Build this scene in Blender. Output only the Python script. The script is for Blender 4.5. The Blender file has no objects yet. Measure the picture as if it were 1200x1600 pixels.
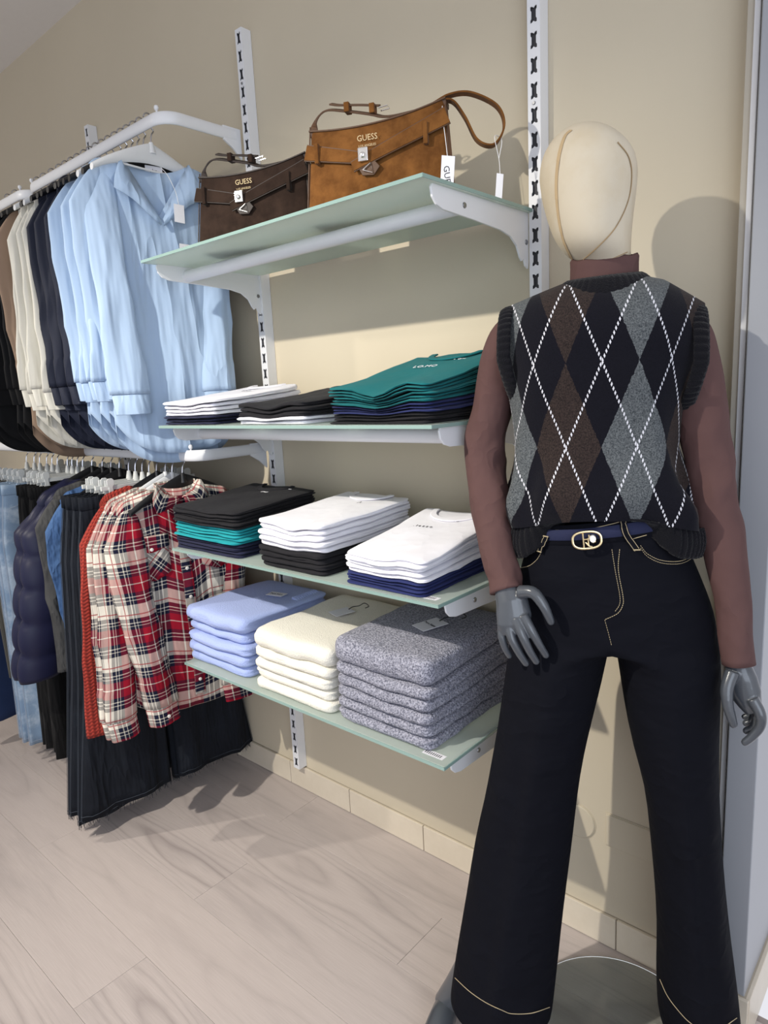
import bpy, bmesh, math, random
import numpy as np
from mathutils import Vector, Matrix, noise
from mathutils.bvhtree import BVHTree

random.seed(7)
scene = bpy.context.scene
COL = scene.collection

# ------------------------------------------------------------------ camera
FPX, YAW, PITCH, ROLL = 1053.6, 0.72692, -0.18166, -0.050355
CAM = np.array([0.0, -1.4575, 1.4235])
_f = np.array([-math.sin(YAW) * math.cos(PITCH), math.cos(YAW) * math.cos(PITCH), math.sin(PITCH)])
_r0 = np.array([math.cos(YAW), math.sin(YAW), 0.0])
_u0 = np.cross(_r0, _f)
_r = _r0 * math.cos(ROLL) + _u0 * math.sin(ROLL)
_u = -_r0 * math.sin(ROLL) + _u0 * math.cos(ROLL)
cam_data = bpy.data.cameras.new('camera')
cam = bpy.data.objects.new('camera', cam_data)
COL.objects.link(cam)
cam_data.sensor_fit = 'VERTICAL'
cam_data.sensor_height = 36.0
cam_data.lens = 36.0 * FPX / 1600.0
cam_data.clip_start = 0.02
m4 = Matrix.Identity(4)
for i in range(3):
    m4[i][0], m4[i][1], m4[i][2], m4[i][3] = _r[i], _u[i], -_f[i], CAM[i]
cam.matrix_world = m4
scene.camera = cam

# ------------------------------------------------------------------ light
world = bpy.data.worlds.new('world'); scene.world = world
world.use_nodes = True
bg = world.node_tree.nodes['Background']
bg.inputs[0].default_value = (0.93, 0.935, 1.0, 1)
bg.inputs[1].default_value = 0.66

def spot(name, loc, target, power, color, angle, blend, radius):
    l = bpy.data.lights.new(name, 'SPOT')
    l.energy = power; l.color = color; l.spot_size = math.radians(angle); l.spot_blend = blend
    l.shadow_soft_size = radius
    o = bpy.data.objects.new(name, l); COL.objects.link(o)
    o.location = loc
    o.rotation_euler = (Vector(target) - Vector(loc)).to_track_quat('-Z', 'Y').to_euler()
    return o
WARM = (1.0, 0.94, 0.83)
spot('track_spotlight_key', (-1.45, -2.11, 2.58), (-1.28, 0.0, 0.44), 180, WARM, 76, 0.85, 0.022)
spot('track_spotlight_far', (-3.3, -2.05, 2.66), (-2.6, -0.3, 0.75), 92, WARM, 84, 0.9, 0.035)
wl = bpy.data.lights.new('shop_window_daylight', 'AREA')
wl.energy = 34; wl.color = (0.74, 0.85, 1.0); wl.shape = 'RECTANGLE'; wl.size = 2.2; wl.size_y = 2.2
wo = bpy.data.objects.new('shop_window_daylight', wl); COL.objects.link(wo)
wo.location = (1.7, -2.6, 1.5)
wo.rotation_euler = (Vector((-1.2, -0.2, 1.1)) - Vector((1.7, -2.6, 1.5))).to_track_quat('-Z', 'Y').to_euler()

vs = scene.view_settings
vs.view_transform = 'Standard'; vs.look = 'None'; vs.gamma = 1.0; vs.exposure = 0.40
vs.use_curve_mapping = False

# ------------------------------------------------------------------ pixel to place
def ray(x, y):
    return _r * (x - 600) / FPX - _u * (y - 800) / FPX + _f
def on_y(x, y, Y):
    d = ray(x, y); return CAM + d * (Y - CAM[1]) / d[1]
def on_x(x, y, X):
    d = ray(x, y); return CAM + d * (X - CAM[0]) / d[0]
def on_z(x, y, Z):
    d = ray(x, y); return CAM + d * (Z - CAM[2]) / d[2]

# ------------------------------------------------------------------ mesh helpers
class MB:
    def __init__(s):
        s.v = []; s.f = []; s.uv = []
    def add(s, verts, faces, uvs=None):
        o = len(s.v); s.v += [tuple(map(float, p)) for p in verts]
        for i, fc in enumerate(faces):
            s.f.append(tuple(o + k for k in fc))
            s.uv.append(uvs[i] if uvs else [(0, 0)] * len(fc))
    def box(s, x0, x1, y0, y1, z0, z1):
        v = [(x0,y0,z0),(x1,y0,z0),(x1,y1,z0),(x0,y1,z0),(x0,y0,z1),(x1,y0,z1),(x1,y1,z1),(x0,y1,z1)]
        s.add(v, [(0,3,2,1),(4,5,6,7),(0,1,5,4),(1,2,6,5),(2,3,7,6),(3,0,4,7)])
        return s
    def loft(s, rings, cap0=True, cap1=True, closed=True, uscale=1.0, u0=0.0):
        n = len(rings[0]); v = [p for r in rings for p in r]; faces = []; uvs = []
        R = [np.array(r, float) for r in rings]
        vlen = [0.0]
        for a, b in zip(R[:-1], R[1:]):
            vlen.append(vlen[-1] + float(np.mean(np.linalg.norm(b - a, axis=1))))
        m = n if closed else n - 1
        for i in range(len(rings) - 1):
            for j in range(m):
                k = (j + 1) % n
                faces.append((i*n+j, i*n+k, (i+1)*n+k, (i+1)*n+j))
                a, b = u0 + uscale*j/n, u0 + uscale*(j+1)/n
                uvs.append([(a, vlen[i]), (b, vlen[i]), (b, vlen[i+1]), (a, vlen[i+1])])
        if cap0 and closed: faces.append(tuple(range(n-1, -1, -1))); uvs.append([(0, 0)]*n)
        if cap1 and closed:
            faces.append(tuple((len(rings)-1)*n + k for k in range(n))); uvs.append([(0, 0)]*n)
        s.add(v, faces, uvs); return s
    def tube(s, path, rad, n=10, cap=True, flat=None, up=(0, 0, 1)):
        s.loft(tube_rings(path, rad, n, flat, up), cap, cap); return s
    def prism(s, poly, axis, a, b):
        """poly of 2D points extruded along axis ('x','y','z') from a to b"""
        def P(p, t):
            return {'x': (t, p[0], p[1]), 'y': (p[0], t, p[1]), 'z': (p[0], p[1], t)}[axis]
        n = len(poly)
        v = [P(p, a) for p in poly] + [P(p, b) for p in poly]
        f = [tuple(range(n)), tuple(range(2*n-1, n-1, -1))] + [(i, i+n, (i+1) % n + n, (i+1) % n) for i in range(n)]
        s.add(v, f); return s
    def build(s, name, mat=None, parent=None, smooth=True, bevel=0, subsurf=0, solid=0, fixn=True, angle=40):
        me = bpy.data.meshes.new(name)
        me.from_pydata(s.v, [], s.f)
        ul = me.uv_layers.new(name='UVMap')
        ul.data.foreach_set('uv', [c for fu in s.uv for p in fu for c in p])
        if fixn:
            b = bmesh.new(); b.from_mesh(me)
            bmesh.ops.recalc_face_normals(b, faces=b.faces); b.to_mesh(me); b.free()
        if mat: me.materials.append(mat)
        if smooth:
            me.polygons.foreach_set('use_smooth', [True]*len(me.polygons))
            if angle: me.set_sharp_from_angle(angle=math.radians(angle))
        o = bpy.data.objects.new(name, me); COL.objects.link(o)
        if parent: o.parent = parent
        if bevel:
            md = o.modifiers.new('bevel', 'BEVEL'); md.width = bevel; md.segments = 2; md.limit_method = 'ANGLE'
        if solid:
            md = o.modifiers.new('solid', 'SOLIDIFY'); md.thickness = solid; md.offset = 0
        if subsurf:
            md = o.modifiers.new('sub', 'SUBSURF'); md.levels = subsurf; md.render_levels = subsurf
        return o

def tube_rings(path, rad, n=10, flat=None, up=(0, 0, 1)):
    P = [np.array(p, float) for p in path]; m = len(P)
    rad = rad if isinstance(rad, (list, tuple)) else [rad]*m
    rings = []; up = np.array(up, float); prev = None
    for i in range(m):
        t = P[min(i+1, m-1)] - P[max(i-1, 0)]; t /= (np.linalg.norm(t) + 1e-12)
        if prev is None:
            a = up if abs(up @ t) < 0.95 else np.array([1.0, 0.02, 0])
            a = a - (a @ t)*t
        else:
            a = prev - (prev @ t)*t
        a /= (np.linalg.norm(a) + 1e-12); prev = a; b = np.cross(t, a)
        ra = rad[i]; rb = ra if flat is None else ra*flat
        rings.append([P[i] + a*ra*math.cos(2*math.pi*k/n) + b*rb*math.sin(2*math.pi*k/n) for k in range(n)])
    return rings

def smooth_path(pts, k=6):
    """Catmull-Rom through points"""
    P = [np.array(p, float) for p in pts]; P = [2*P[0]-P[1]] + P + [2*P[-1]-P[-2]]
    out = []
    for i in range(1, len(P)-2):
        for j in range(k):
            t = j/k
            out.append(0.5*((2*P[i]) + (-P[i-1]+P[i+1])*t + (2*P[i-1]-5*P[i]+4*P[i+1]-P[i+2])*t*t + (-P[i-1]+3*P[i]-3*P[i+1]+P[i+2])*t**3))
    out.append(P[-2]); return out

def interp(tab, x):
    xs = [t[0] for t in tab]
    if isinstance(tab[0][1], (tuple, list)):
        return [float(np.interp(x, xs, [t[1][k] for t in tab])) for k in range(len(tab[0][1]))]
    return float(np.interp(x, xs, [t[1] for t in tab]))

def ribbon(path, normals, w, t, name=None):
    """strip of width w and thickness t along path; normals give its face"""
    mb = MB(); P = [np.array(p, float) for p in path]; rings = []
    for i in range(len(P)):
        tg = P[min(i+1, len(P)-1)] - P[max(i-1, 0)]; tg /= np.linalg.norm(tg)+1e-12
        nn = np.array(normals[i] if isinstance(normals, list) else normals, float)
        nn = nn - (nn@tg)*tg; nn /= np.linalg.norm(nn)+1e-12
        sd = np.cross(tg, nn); ww = w[i] if isinstance(w, list) else w
        rings.append([P[i]+sd*ww/2+nn*t/2, P[i]-sd*ww/2+nn*t/2, P[i]-sd*ww/2-nn*t/2, P[i]+sd*ww/2-nn*t/2])
    mb.loft(rings); return mb

def empty(name, loc=(0, 0, 0), rz=0.0):
    o = bpy.data.objects.new(name, None); COL.objects.link(o)
    o.location = loc; o.rotation_euler = (0, 0, rz); o.empty_display_size = 0.05
    return o
def tag(o, label, cat, group=None, kind=None):
    o['label'] = label; o['category'] = cat
    if group: o['group'] = group
    if kind: o['kind'] = kind
    return o
def structure(o, label=None, cat=None):
    o['kind'] = 'structure'
    if label: o['label'] = label
    if cat: o['category'] = cat
    return o
def inst(src, parent=None, name=None):
    c = src.copy(); COL.objects.link(c)
    if parent is not None: c.parent = parent
    return c
def copy_tree(o, parent=None):
    c = o.copy(); COL.objects.link(c); c.parent = parent
    for ch in list(o.children): copy_tree(ch, c)
    return c
def text_mesh(body, size, extr=0.0002):
    cu = bpy.data.curves.new('lettering', 'FONT'); cu.body = body; cu.size = size
    cu.extrude = extr; cu.align_x = 'CENTER'; cu.align_y = 'CENTER'; cu.resolution_u = 2
    o = bpy.data.objects.new('lettering', cu); COL.objects.link(o)
    bpy.context.view_layer.update()
    dg = bpy.context.evaluated_depsgraph_get()
    me = bpy.data.meshes.new_from_object(o.evaluated_get(dg))
    bpy.data.objects.remove(o); bpy.data.curves.remove(cu)
    return me
def lettering(body, size, mat, parent, loc, xdir, ydir, name='lettering'):
    me = text_mesh(body, size); me.materials.clear(); me.materials.append(mat)
    o = bpy.data.objects.new(name, me); COL.objects.link(o); o.parent = parent
    X = Vector(xdir).normalized(); Y = Vector(ydir); Y = (Y - Y.dot(X)*X).normalized(); Z = X.cross(Y)
    M = Matrix(((X.x, Y.x, Z.x, loc[0]), (X.y, Y.y, Z.y, loc[1]), (X.z, Y.z, Z.z, loc[2]), (0, 0, 0, 1)))
    o.matrix_local = M
    return o

ORD = ['', 'topmost', 'second from the top', 'third from the top', 'fourth from the top', 'fifth from the top', 'sixth from the top', 'seventh from the top', 'eighth from the top', 'ninth from the top', 'tenth from the top', 'eleventh from the top', 'twelfth from the top', 'thirteenth from the top', 'fourteenth from the top']
NTH = ['', 'first', 'second', 'third', 'fourth', 'fifth', 'sixth', 'seventh', 'eighth', 'ninth', 'tenth', 'eleventh', 'twelfth', 'thirteenth', 'fourteenth', 'fifteenth', 'sixteenth', 'seventeenth', 'eighteenth', 'nineteenth', 'twentieth']

# ------------------------------------------------------------------ materials
def srgb(r, g, b):
    def c(x):
        x /= 255.0
        return x/12.92 if x <= 0.04045 else ((x+0.055)/1.055)**2.4
    return (c(r), c(g), c(b), 1.0)
class NT:
    def __init__(s, name):
        s.m = bpy.data.materials.new(name); s.m.use_nodes = True
        s.t = s.m.node_tree; s.p = s.t.nodes['Principled BSDF']; s.out = s.t.nodes['Material Output']
    def n(s, typ, **kw):
        nd = s.t.nodes.new(typ)
        for k, v in kw.items():
            if k.startswith('_'): setattr(nd, k[1:], v)
            else: nd.inputs[k.replace('__', ' ')].default_value = v
        return nd
    def l(s, a, b): s.t.links.new(a, b)
    def math(s, op, a, b=None, c=None):
        nd = s.t.nodes.new('ShaderNodeMath'); nd.operation = op
        for i, q in enumerate((a, b, c)):
            if q is None: continue
            if isinstance(q, (int, float)): nd.inputs[i].default_value = q
            else: s.l(q, nd.inputs[i])
        return nd.outputs[0]
    def mix(s, fac, a, b):
        nd = s.t.nodes.new('ShaderNodeMix'); nd.data_type = 'RGBA'
        for sock, q in ((nd.inputs['Factor'], fac), (nd.inputs['A'], a), (nd.inputs['B'], b)):
            pass
        def put(sock, q):
            if isinstance(q, (int, float, tuple)): sock.default_value = q
            else: s.l(q, sock)
        put(nd.inputs[0], fac); put(nd.inputs[6], a); put(nd.inputs[7], b)
        return nd.outputs[2]
    def ramp(s, fac, stops, interp='LINEAR'):
        nd = s.t.nodes.new('ShaderNodeValToRGB'); cr = nd.color_ramp; cr.interpolation = interp
        while len(cr.elements) < len(stops): cr.elements.new(0.5)
        for e, (p, c) in zip(cr.elements, stops): e.position = p; e.color = c
        s.l(fac, nd.inputs[0]); return nd.outputs[0]
    def bump(s, h, strength=0.3, dist=0.001):
        nd = s.t.nodes.new('ShaderNodeBump'); nd.inputs['Strength'].default_value = strength
        nd.inputs['Distance'].default_value = dist; s.l(h, nd.inputs['Height'])
        if getattr(s, 'nrm', None) is not None: s.l(s.nrm, nd.inputs['Normal'])
        s.nrm = nd.outputs[0]; s.l(nd.outputs[0], s.p.inputs['Normal'])
    def wrinkle(s, sc, dist, strength=1.0, seed=0.0):
        v = s.coord('Object', sc); n = s.noise(v, 1.0, 3, 0.5)
        rd = s.math('POWER', s.math('SUBTRACT', 1.0, s.math('ABSOLUTE', s.math('MULTIPLY', s.math('SUBTRACT', n, 0.5), 3.2))), 2.0)
        s.bump(rd, strength, dist)
    def coord(s, which='Object', scale=(1, 1, 1)):
        tc = s.t.nodes.new('ShaderNodeTexCoord'); mp = s.t.nodes.new('ShaderNodeMapping')
        mp.inputs['Scale'].default_value = scale; s.l(tc.outputs[which], mp.inputs[0]); return mp.outputs[0]
    def noise(s, vec, scale, detail=4, rough=0.55, out=0):
        nd = s.t.nodes.new('ShaderNodeTexNoise'); nd.inputs['Scale'].default_value = scale
        nd.inputs['Detail'].default_value = detail; nd.inputs['Roughness'].default_value = rough
        s.l(vec, nd.inputs['Vector']); return nd.outputs[out]
    def rough(s, v): s.p.inputs['Roughness'].default_value = v

def plain(name, col, rough=0.5, metal=0.0, var=0.06, nscale=30, bump=0.0, bscale=300, coat=0.0, spec=0.5, sheen=0.0):
    t = NT(name); v = t.coord('Object')
    n = t.noise(v, nscale, 3)
    c = Vector(col[:3])
    a = tuple((c*(1-var)))+(1,); b = tuple((c*(1+var)))+(1,)
    t.l(t.mix(n, a, b), t.p.inputs['Base Color'])
    t.rough(rough); t.p.inputs['Metallic'].default_value = metal
    t.p.inputs['Coat Weight'].default_value = coat; t.p.inputs['Specular IOR Level'].default_value = spec
    t.p.inputs['Sheen Weight'].default_value = sheen
    if bump: t.bump(t.noise(v, bscale, 2), bump, 0.0006)
    return t.m

def cloth(name, col, rough=0.85, var=0.10, weave=900, bump=0.25, sheen=0.03, thin=0.0, wr=None):
    t = NT(name); v = t.coord('Object'); c = Vector(col[:3])
    n = t.noise(v, 14, 4)
    w = t.noise(v, weave, 2)
    f = t.math('ADD', t.math('MULTIPLY', n, 0.6), t.math('MULTIPLY', w, 0.4))
    base = t.mix(f, tuple(c*(1-var))+(1,), tuple(c*(1+var))+(1,))
    t.l(base, t.p.inputs['Base Color'])
    t.rough(rough); t.p.inputs['Sheen Weight'].default_value = sheen
    t.p.inputs['Sheen Roughness'].default_value = 0.5; t.p.inputs['Specular IOR Level'].default_value = 0.25
    if wr: t.wrinkle(wr[0], wr[1])
    t.bump(w, bump, 0.0006)
    if thin:
        tr = t.n('ShaderNodeBsdfTranslucent'); t.l(base, tr.inputs[0])
        mx = t.n('ShaderNodeMixShader'); mx.inputs[0].default_value = thin
        t.l(t.p.outputs[0], mx.inputs[1]); t.l(tr.outputs[0], mx.inputs[2]); t.l(mx.outputs[0], t.out.inputs[0])
    return t.m

M = {}
def wall_mat():
    t = NT('wall_paint'); v = t.coord('Object')
    n = t.noise(v, 3, 5); t.l(t.mix(n, srgb(196, 185, 163), srgb(203, 192, 170)), t.p.inputs['Base Color'])
    t.rough(0.82); t.bump(t.noise(v, 120, 4), 0.12, 0.001); return t.m
M['wall'] = wall_mat()
M['ceiling'] = plain('ceiling_paint', srgb(240, 236, 232), 0.9, var=0.02)
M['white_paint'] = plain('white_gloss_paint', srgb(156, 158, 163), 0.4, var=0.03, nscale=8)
M['trim'] = plain('cream_trim_paint', srgb(186, 179, 165), 0.55, var=0.03, nscale=8)
M['white_metal'] = plain('white_powder_coat', srgb(226, 227, 230), 0.38, var=0.02, nscale=20, bump=0.05, bscale=900)
M['slot_shade'] = plain('painted_slot_shade', srgb(60, 60, 64), 0.7)  # dark grey paints the shade inside the white uprights' slots
M['chrome'] = plain('chrome_wire', srgb(190, 190, 195), 0.25, metal=1.0, var=0.03)
M['screw'] = plain('screw_steel', srgb(150, 152, 155), 0.35, metal=1.0)
M['hanger_white'] = plain('white_hanger_plastic', srgb(214, 216, 218), 0.35, var=0.03)
M['hanger_black'] = plain('black_hanger_plastic', srgb(22, 22, 25), 0.4, var=0.1)
M['clip_clear'] = plain('clear_clip_plastic', srgb(205, 207, 205), 0.2, var=0.05, spec=0.7)
M['card'] = plain('tag_card', srgb(226, 226, 232), 0.6, var=0.02)
M['ink'] = plain('print_ink', srgb(45, 45, 52), 0.6)
M['white_ink'] = plain('white_print_ink', srgb(235, 235, 240), 0.6)
M['cord_white'] = plain('white_cord', srgb(235, 235, 235), 0.7)
M['cord_black'] = plain('black_cord', srgb(15, 15, 15), 0.7)
M['gold'] = plain('pale_gold_metal', (0.83, 0.66, 0.38, 1), 0.25, metal=1.0, var=0.05)
M['silver'] = plain('polished_silver_metal', (0.85, 0.84, 0.82, 1), 0.15, metal=1.0, var=0.03)

def plank_mat():
    t = NT('grey_oak_laminate')
    oi = t.n('ShaderNodeObjectInfo')
    tc = t.n('ShaderNodeTexCoord')
    mp = t.n('ShaderNodeMapping'); t.l(tc.outputs['Object'], mp.inputs[0])
    cx = t.n('ShaderNodeCombineXYZ'); t.l(t.math('MULTIPLY', oi.outputs['Random'], 37.0), cx.inputs[0]); t.l(t.math('MULTIPLY', oi.outputs['Random'], 11.0), cx.inputs[1])
    t.l(cx.outputs[0], mp.inputs['Location'])
    mp2 = t.n('ShaderNodeMapping'); mp2.inputs['Scale'].default_value = (1.2, 6.0, 1); t.l(mp.outputs[0], mp2.inputs[0])
    big = t.noise(mp2.outputs[0], 1.6, 5, 0.6)
    mp3 = t.n('ShaderNodeMapping'); mp3.inputs['Scale'].default_value = (2.0, 60, 1); t.l(mp.outputs[0], mp3.inputs[0])
    fine = t.noise(mp3.outputs[0], 6, 5, 0.6)
    # cathedral grain: contour lines of (y squared + slow noise along the board)
    sp = t.n('ShaderNodeSeparateXYZ'); t.l(tc.outputs['Object'], sp.inputs[0])
    mp4 = t.n('ShaderNodeMapping'); mp4.inputs['Scale'].default_value = (0.6, 2.6, 1); t.l(mp.outputs[0], mp4.inputs[0])
    slow = t.noise(mp4.outputs[0], 1.0, 3, 0.5)
    yq = t.math('ADD', t.math('DIVIDE', sp.outputs[1], 0.060), t.math('MULTIPLY', t.math('SUBTRACT', t.noise(mp4.outputs[0], 1.6, 2), 0.5), 2.6))
    val = t.math('ADD', t.math('MULTIPLY', t.math('MULTIPLY', yq, yq), 0.33), t.math('MULTIPLY', slow, 2.6))
    fr = t.math('FRACT', t.math('MULTIPLY', val, 4.2))
    line = t.math('POWER', t.math('SUBTRACT', 1.0, t.math('ABSOLUTE', t.math('SUBTRACT', t.math('MULTIPLY', fr, 2.0), 1.0))), 2.5)
    mask = t.ramp(val, [(0.75/2, (1, 1, 1, 1)), (1.0, (0, 0, 0, 1))])
    mask = t.math('MULTIPLY', t.math('MINIMUM', t.math('MAXIMUM', t.math('SUBTRACT', 2.0, val), 0.0), 1.0), t.ramp(big, [(0.30, (0.25, 0.25, 0.25, 1)), (0.60, (1, 1, 1, 1))]))
    c1 = t.mix(fine, srgb(170, 159, 155), srgb(196, 186, 182))
    c2 = t.mix(t.math('MULTIPLY', t.math('MULTIPLY', line, mask), 0.68), c1, srgb(128, 118, 116))
    blot = t.ramp(big, [(0.50, (0, 0, 0, 1)), (0.78, (1, 1, 1, 1))])
    c3 = t.mix(t.math('MULTIPLY', blot, 0.40), c2, srgb(140, 132, 132))
    c4 = t.mix(t.math('MULTIPLY', oi.outputs['Random'], 0.22), c3, srgb(196, 184, 178))
    t.l(c4, t.p.inputs['Base Color']); t.rough(0.42)
    t.p.inputs['Specular IOR Level'].default_value = 0.35
    t.bump(fine, 0.1, 0.0005); return t.m
M['plank'] = plank_mat()
M['floor_joint'] = plain('floor_joint', srgb(158, 147, 142), 0.9)
def tile_mat():
    t = NT('cream_ceramic_tile'); v = t.coord('Object'); n = t.noise(v, 9, 6, 0.65)
    t.l(t.mix(n, srgb(196, 184, 164), srgb(222, 212, 195)), t.p.inputs['Base Color']); t.rough(0.35)
    t.bump(t.noise(v, 60, 3), 0.08, 0.001); return t.m
M['tile'] = tile_mat()
M['grout'] = plain('grout', srgb(168, 158, 142), 0.9)
def glass_mat():
    t = NT('frosted_green_glass'); v = t.coord('Object')
    t.p.inputs['Base Color'].default_value = (0.66, 0.74, 0.70, 1); t.rough(0.22)
    t.p.inputs['Specular IOR Level'].default_value = 0.6
    tr = t.n('ShaderNodeBsdfTranslucent'); tr.inputs[0].default_value = (0.80, 0.88, 0.83, 1)
    tp = t.n('ShaderNodeBsdfRefraction'); tp.inputs[0].default_value = (0.82, 0.90, 0.86, 1); tp.inputs['Roughness'].default_value = 0.35; tp.inputs['IOR'].default_value = 1.05
    m1 = t.n('ShaderNodeMixShader'); m1.inputs[0].default_value = 0.45
    t.l(tr.outputs[0], m1.inputs[1]); t.l(tp.outputs[0], m1.inputs[2])
    m2 = t.n('ShaderNodeMixShader'); m2.inputs[0].default_value = 0.55
    t.l(t.p.outputs[0], m2.inputs[1]); t.l(m1.outputs[0], m2.inputs[2]); t.l(m2.outputs[0], t.out.inputs[0])
    return t.m
M['glass'] = glass_mat()
M['glass_edge'] = plain('polished_green_glass_edge', srgb(138, 165, 158), 0.12, var=0.04, spec=0.8)
def clear_mat():
    t = NT('clear_glass'); t.p.inputs['Base Color'].default_value = (0.9, 0.96, 0.94, 1); t.rough(0.02)
    t.p.inputs['Transmission Weight'].default_value = 1.0; t.p.inputs['IOR'].default_value = 1.45; return t.m
M['clear'] = clear_mat()

# ------------------------------------------------------------------ the setting
CEIL = 2.93
fl = MB().box(-7.0, 1.6, -4.2, 0.02, -0.06, -0.004).build('floor', M['floor_joint'], smooth=False); structure(fl)
PW, PL_ = 0.192, 1.285
plank_src = {}
row = 0; yy = 0.0
while yy > -2.4:
    off = (row * 0.47) % 1.0 * PL_
    xx = 0.9 - off
    while xx > -6.9:
        x1 = xx; x0 = xx - PL_
        g = 0.0003
        key = 'p'
        if key not in plank_src:
            mb = MB()
            b = 0.0006; w, l = PW/2-g, PL_/2-g
            mb.loft([[(-l,-w,-0.006),(l,-w,-0.006),(l,w,-0.006),(-l,w,-0.006)],
                     [(-l,-w,-b),(l,-w,-b),(l,w,-b),(-l,w,-b)],
                     [(-l+b,-w+b,0),(l-b,-w+b,0),(l-b,w-b,0),(-l+b,w-b,0)]], cap0=False)
            plank_src[key] = mb.build('plank', M['plank'], fl, smooth=False); o = plank_src[key]
        else:
            o = inst(plank_src[key], fl)
        o.location = ((x0+x1)/2, yy - PW/2, 0.0)
        # leave out planks nobody can see
        xx -= PL_
    yy -= PW; row += 1
wb = MB().box(-7.0, -0.30, 0.0, 0.12, -0.05, CEIL+0.05).build('wall_back', M['wall'], smooth=False); structure(wb)
wl_ = MB().box(-7.12, -7.0, -4.2, 0.12, -0.05, CEIL+0.05).build('wall_left', M['wall'], smooth=False); structure(wl_)
ce = MB().box(-7.12, 1.6, -4.2, 0.12, CEIL, CEIL+0.08).build('ceiling', M['ceiling'], smooth=False); structure(ce)

# skirting tiles
bb = MB().box(-7.0, -0.372, -0.004, 0.0, 0.0, 0.088).build('baseboard_back', M['grout'], smooth=False); structure(bb)
tx = -0.385; k = 0; tsrc = None
joints = [-0.581, -0.581-0.305, -1.192, -1.51]
edges = [-0.374, -0.581, -0.886, -1.192, -1.51, -1.815]
while edges[-1] > -6.9: edges.append(edges[-1]-0.305)
for a, b in zip(edges[:-1], edges[1:]):
    L = a-b-0.003
    if abs(L-0.302) < 0.02 and tsrc is not None and abs(tsrc[1]-L) < 1e-4:
        o = inst(tsrc[0], bb)
    else:
        o = MB().box(-L/2, L/2, -0.011, -0.002, 0.002, 0.088).build('tile', M['tile'], bb, smooth=False, bevel=0.0015)
        tsrc = (o, L)
    o.location = ((a+b)/2, 0, 0)

# pilaster at the right, with its cover strip and tile skirting
PX0, PX1, PY = -0.360, -0.276, -0.075
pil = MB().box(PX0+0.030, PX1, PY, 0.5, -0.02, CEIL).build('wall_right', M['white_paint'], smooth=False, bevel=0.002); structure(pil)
tr1 = MB().box(PX0, PX0+0.029, PY+0.030, 0.0, 0.0, CEIL).build('trim_1', M['trim'], smooth=False, bevel=0.0015); structure(tr1)
cd = empty('cable_duct', (PX0+0.018, PY+0.030, 0.30))
MB().box(-0.005, 0.005, -0.008, 0, 0, CEIL-0.32).build('duct_body', M['white_metal'], cd, smooth=False, bevel=0.0015)
MB().box(-0.0058, 0.0058, -0.0088, 0, -0.004, 0.001).build('end_cap', M['white_metal'], cd, smooth=False, bevel=0.001)
tag(cd, 'thin white cable duct running up the trim behind the mannequin', 'cable duct')
bbr = MB().box(PX0+0.030, PX1+0.004, PY-0.004, 0.45, 0.0, 0.115).build('baseboard_right', M['grout'], smooth=False); structure(bbr)
MB().box(PX0+0.0303, PX1+0.010, PY-0.012, PY-0.003, 0.001, 0.115).build('tile', M['tile'], bbr, smooth=False, bevel=0.0015)
for a, b in ((PY-0.003, 0.21), (0.213, 0.44)):
    MB().box(PX1+0.003, PX1+0.012, a, b, 0.001, 0.115).build('tile', M['tile'], bbr, smooth=False, bevel=0.0015)

# blank wall plates
p = on_y(903, 1282, -0.002)
rp = empty('round_cover_plate', (p[0], 0, p[2]))
mb = MB(); ring = lambda r, y: [(r*math.cos(2*math.pi*i/40), y, r*math.sin(2*math.pi*i/40)) for i in range(40)]
mb.loft([ring(0.045, 0.0), ring(0.045, -0.003), ring(0.042, -0.005)], cap0=False).build('disc', M['wall'], rp, angle=30)
mb = MB(); mb.loft([ring(0.0475, 0.0), ring(0.0475, -0.0012), ring(0.044, -0.0015)], cap0=False).build('rim', M['wall'], rp, angle=30)
tag(rp, 'round blank cover plate painted wall colour, low between the mannequin legs', 'wall plate')
a = on_y(948, 1270, -0.004); b = on_y(1020, 1344, -0.004)
sp = empty('blank_wall_plate', ((a[0]+b[0])/2, 0, 0.325))
MB().box(-0.058, 0.058, -0.006, 0, -0.042, 0.042).build('plate', M['wall'], sp, smooth=False, bevel=0.002)
MB().box(-0.0605, 0.0605, -0.0025, 0, -0.0445, 0.0445).build('back_frame', M['wall'], sp, smooth=False, bevel=0.001)
tag(sp, 'rectangular blank wall plate painted cream beside the right trouser leg', 'wall plate')

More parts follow.
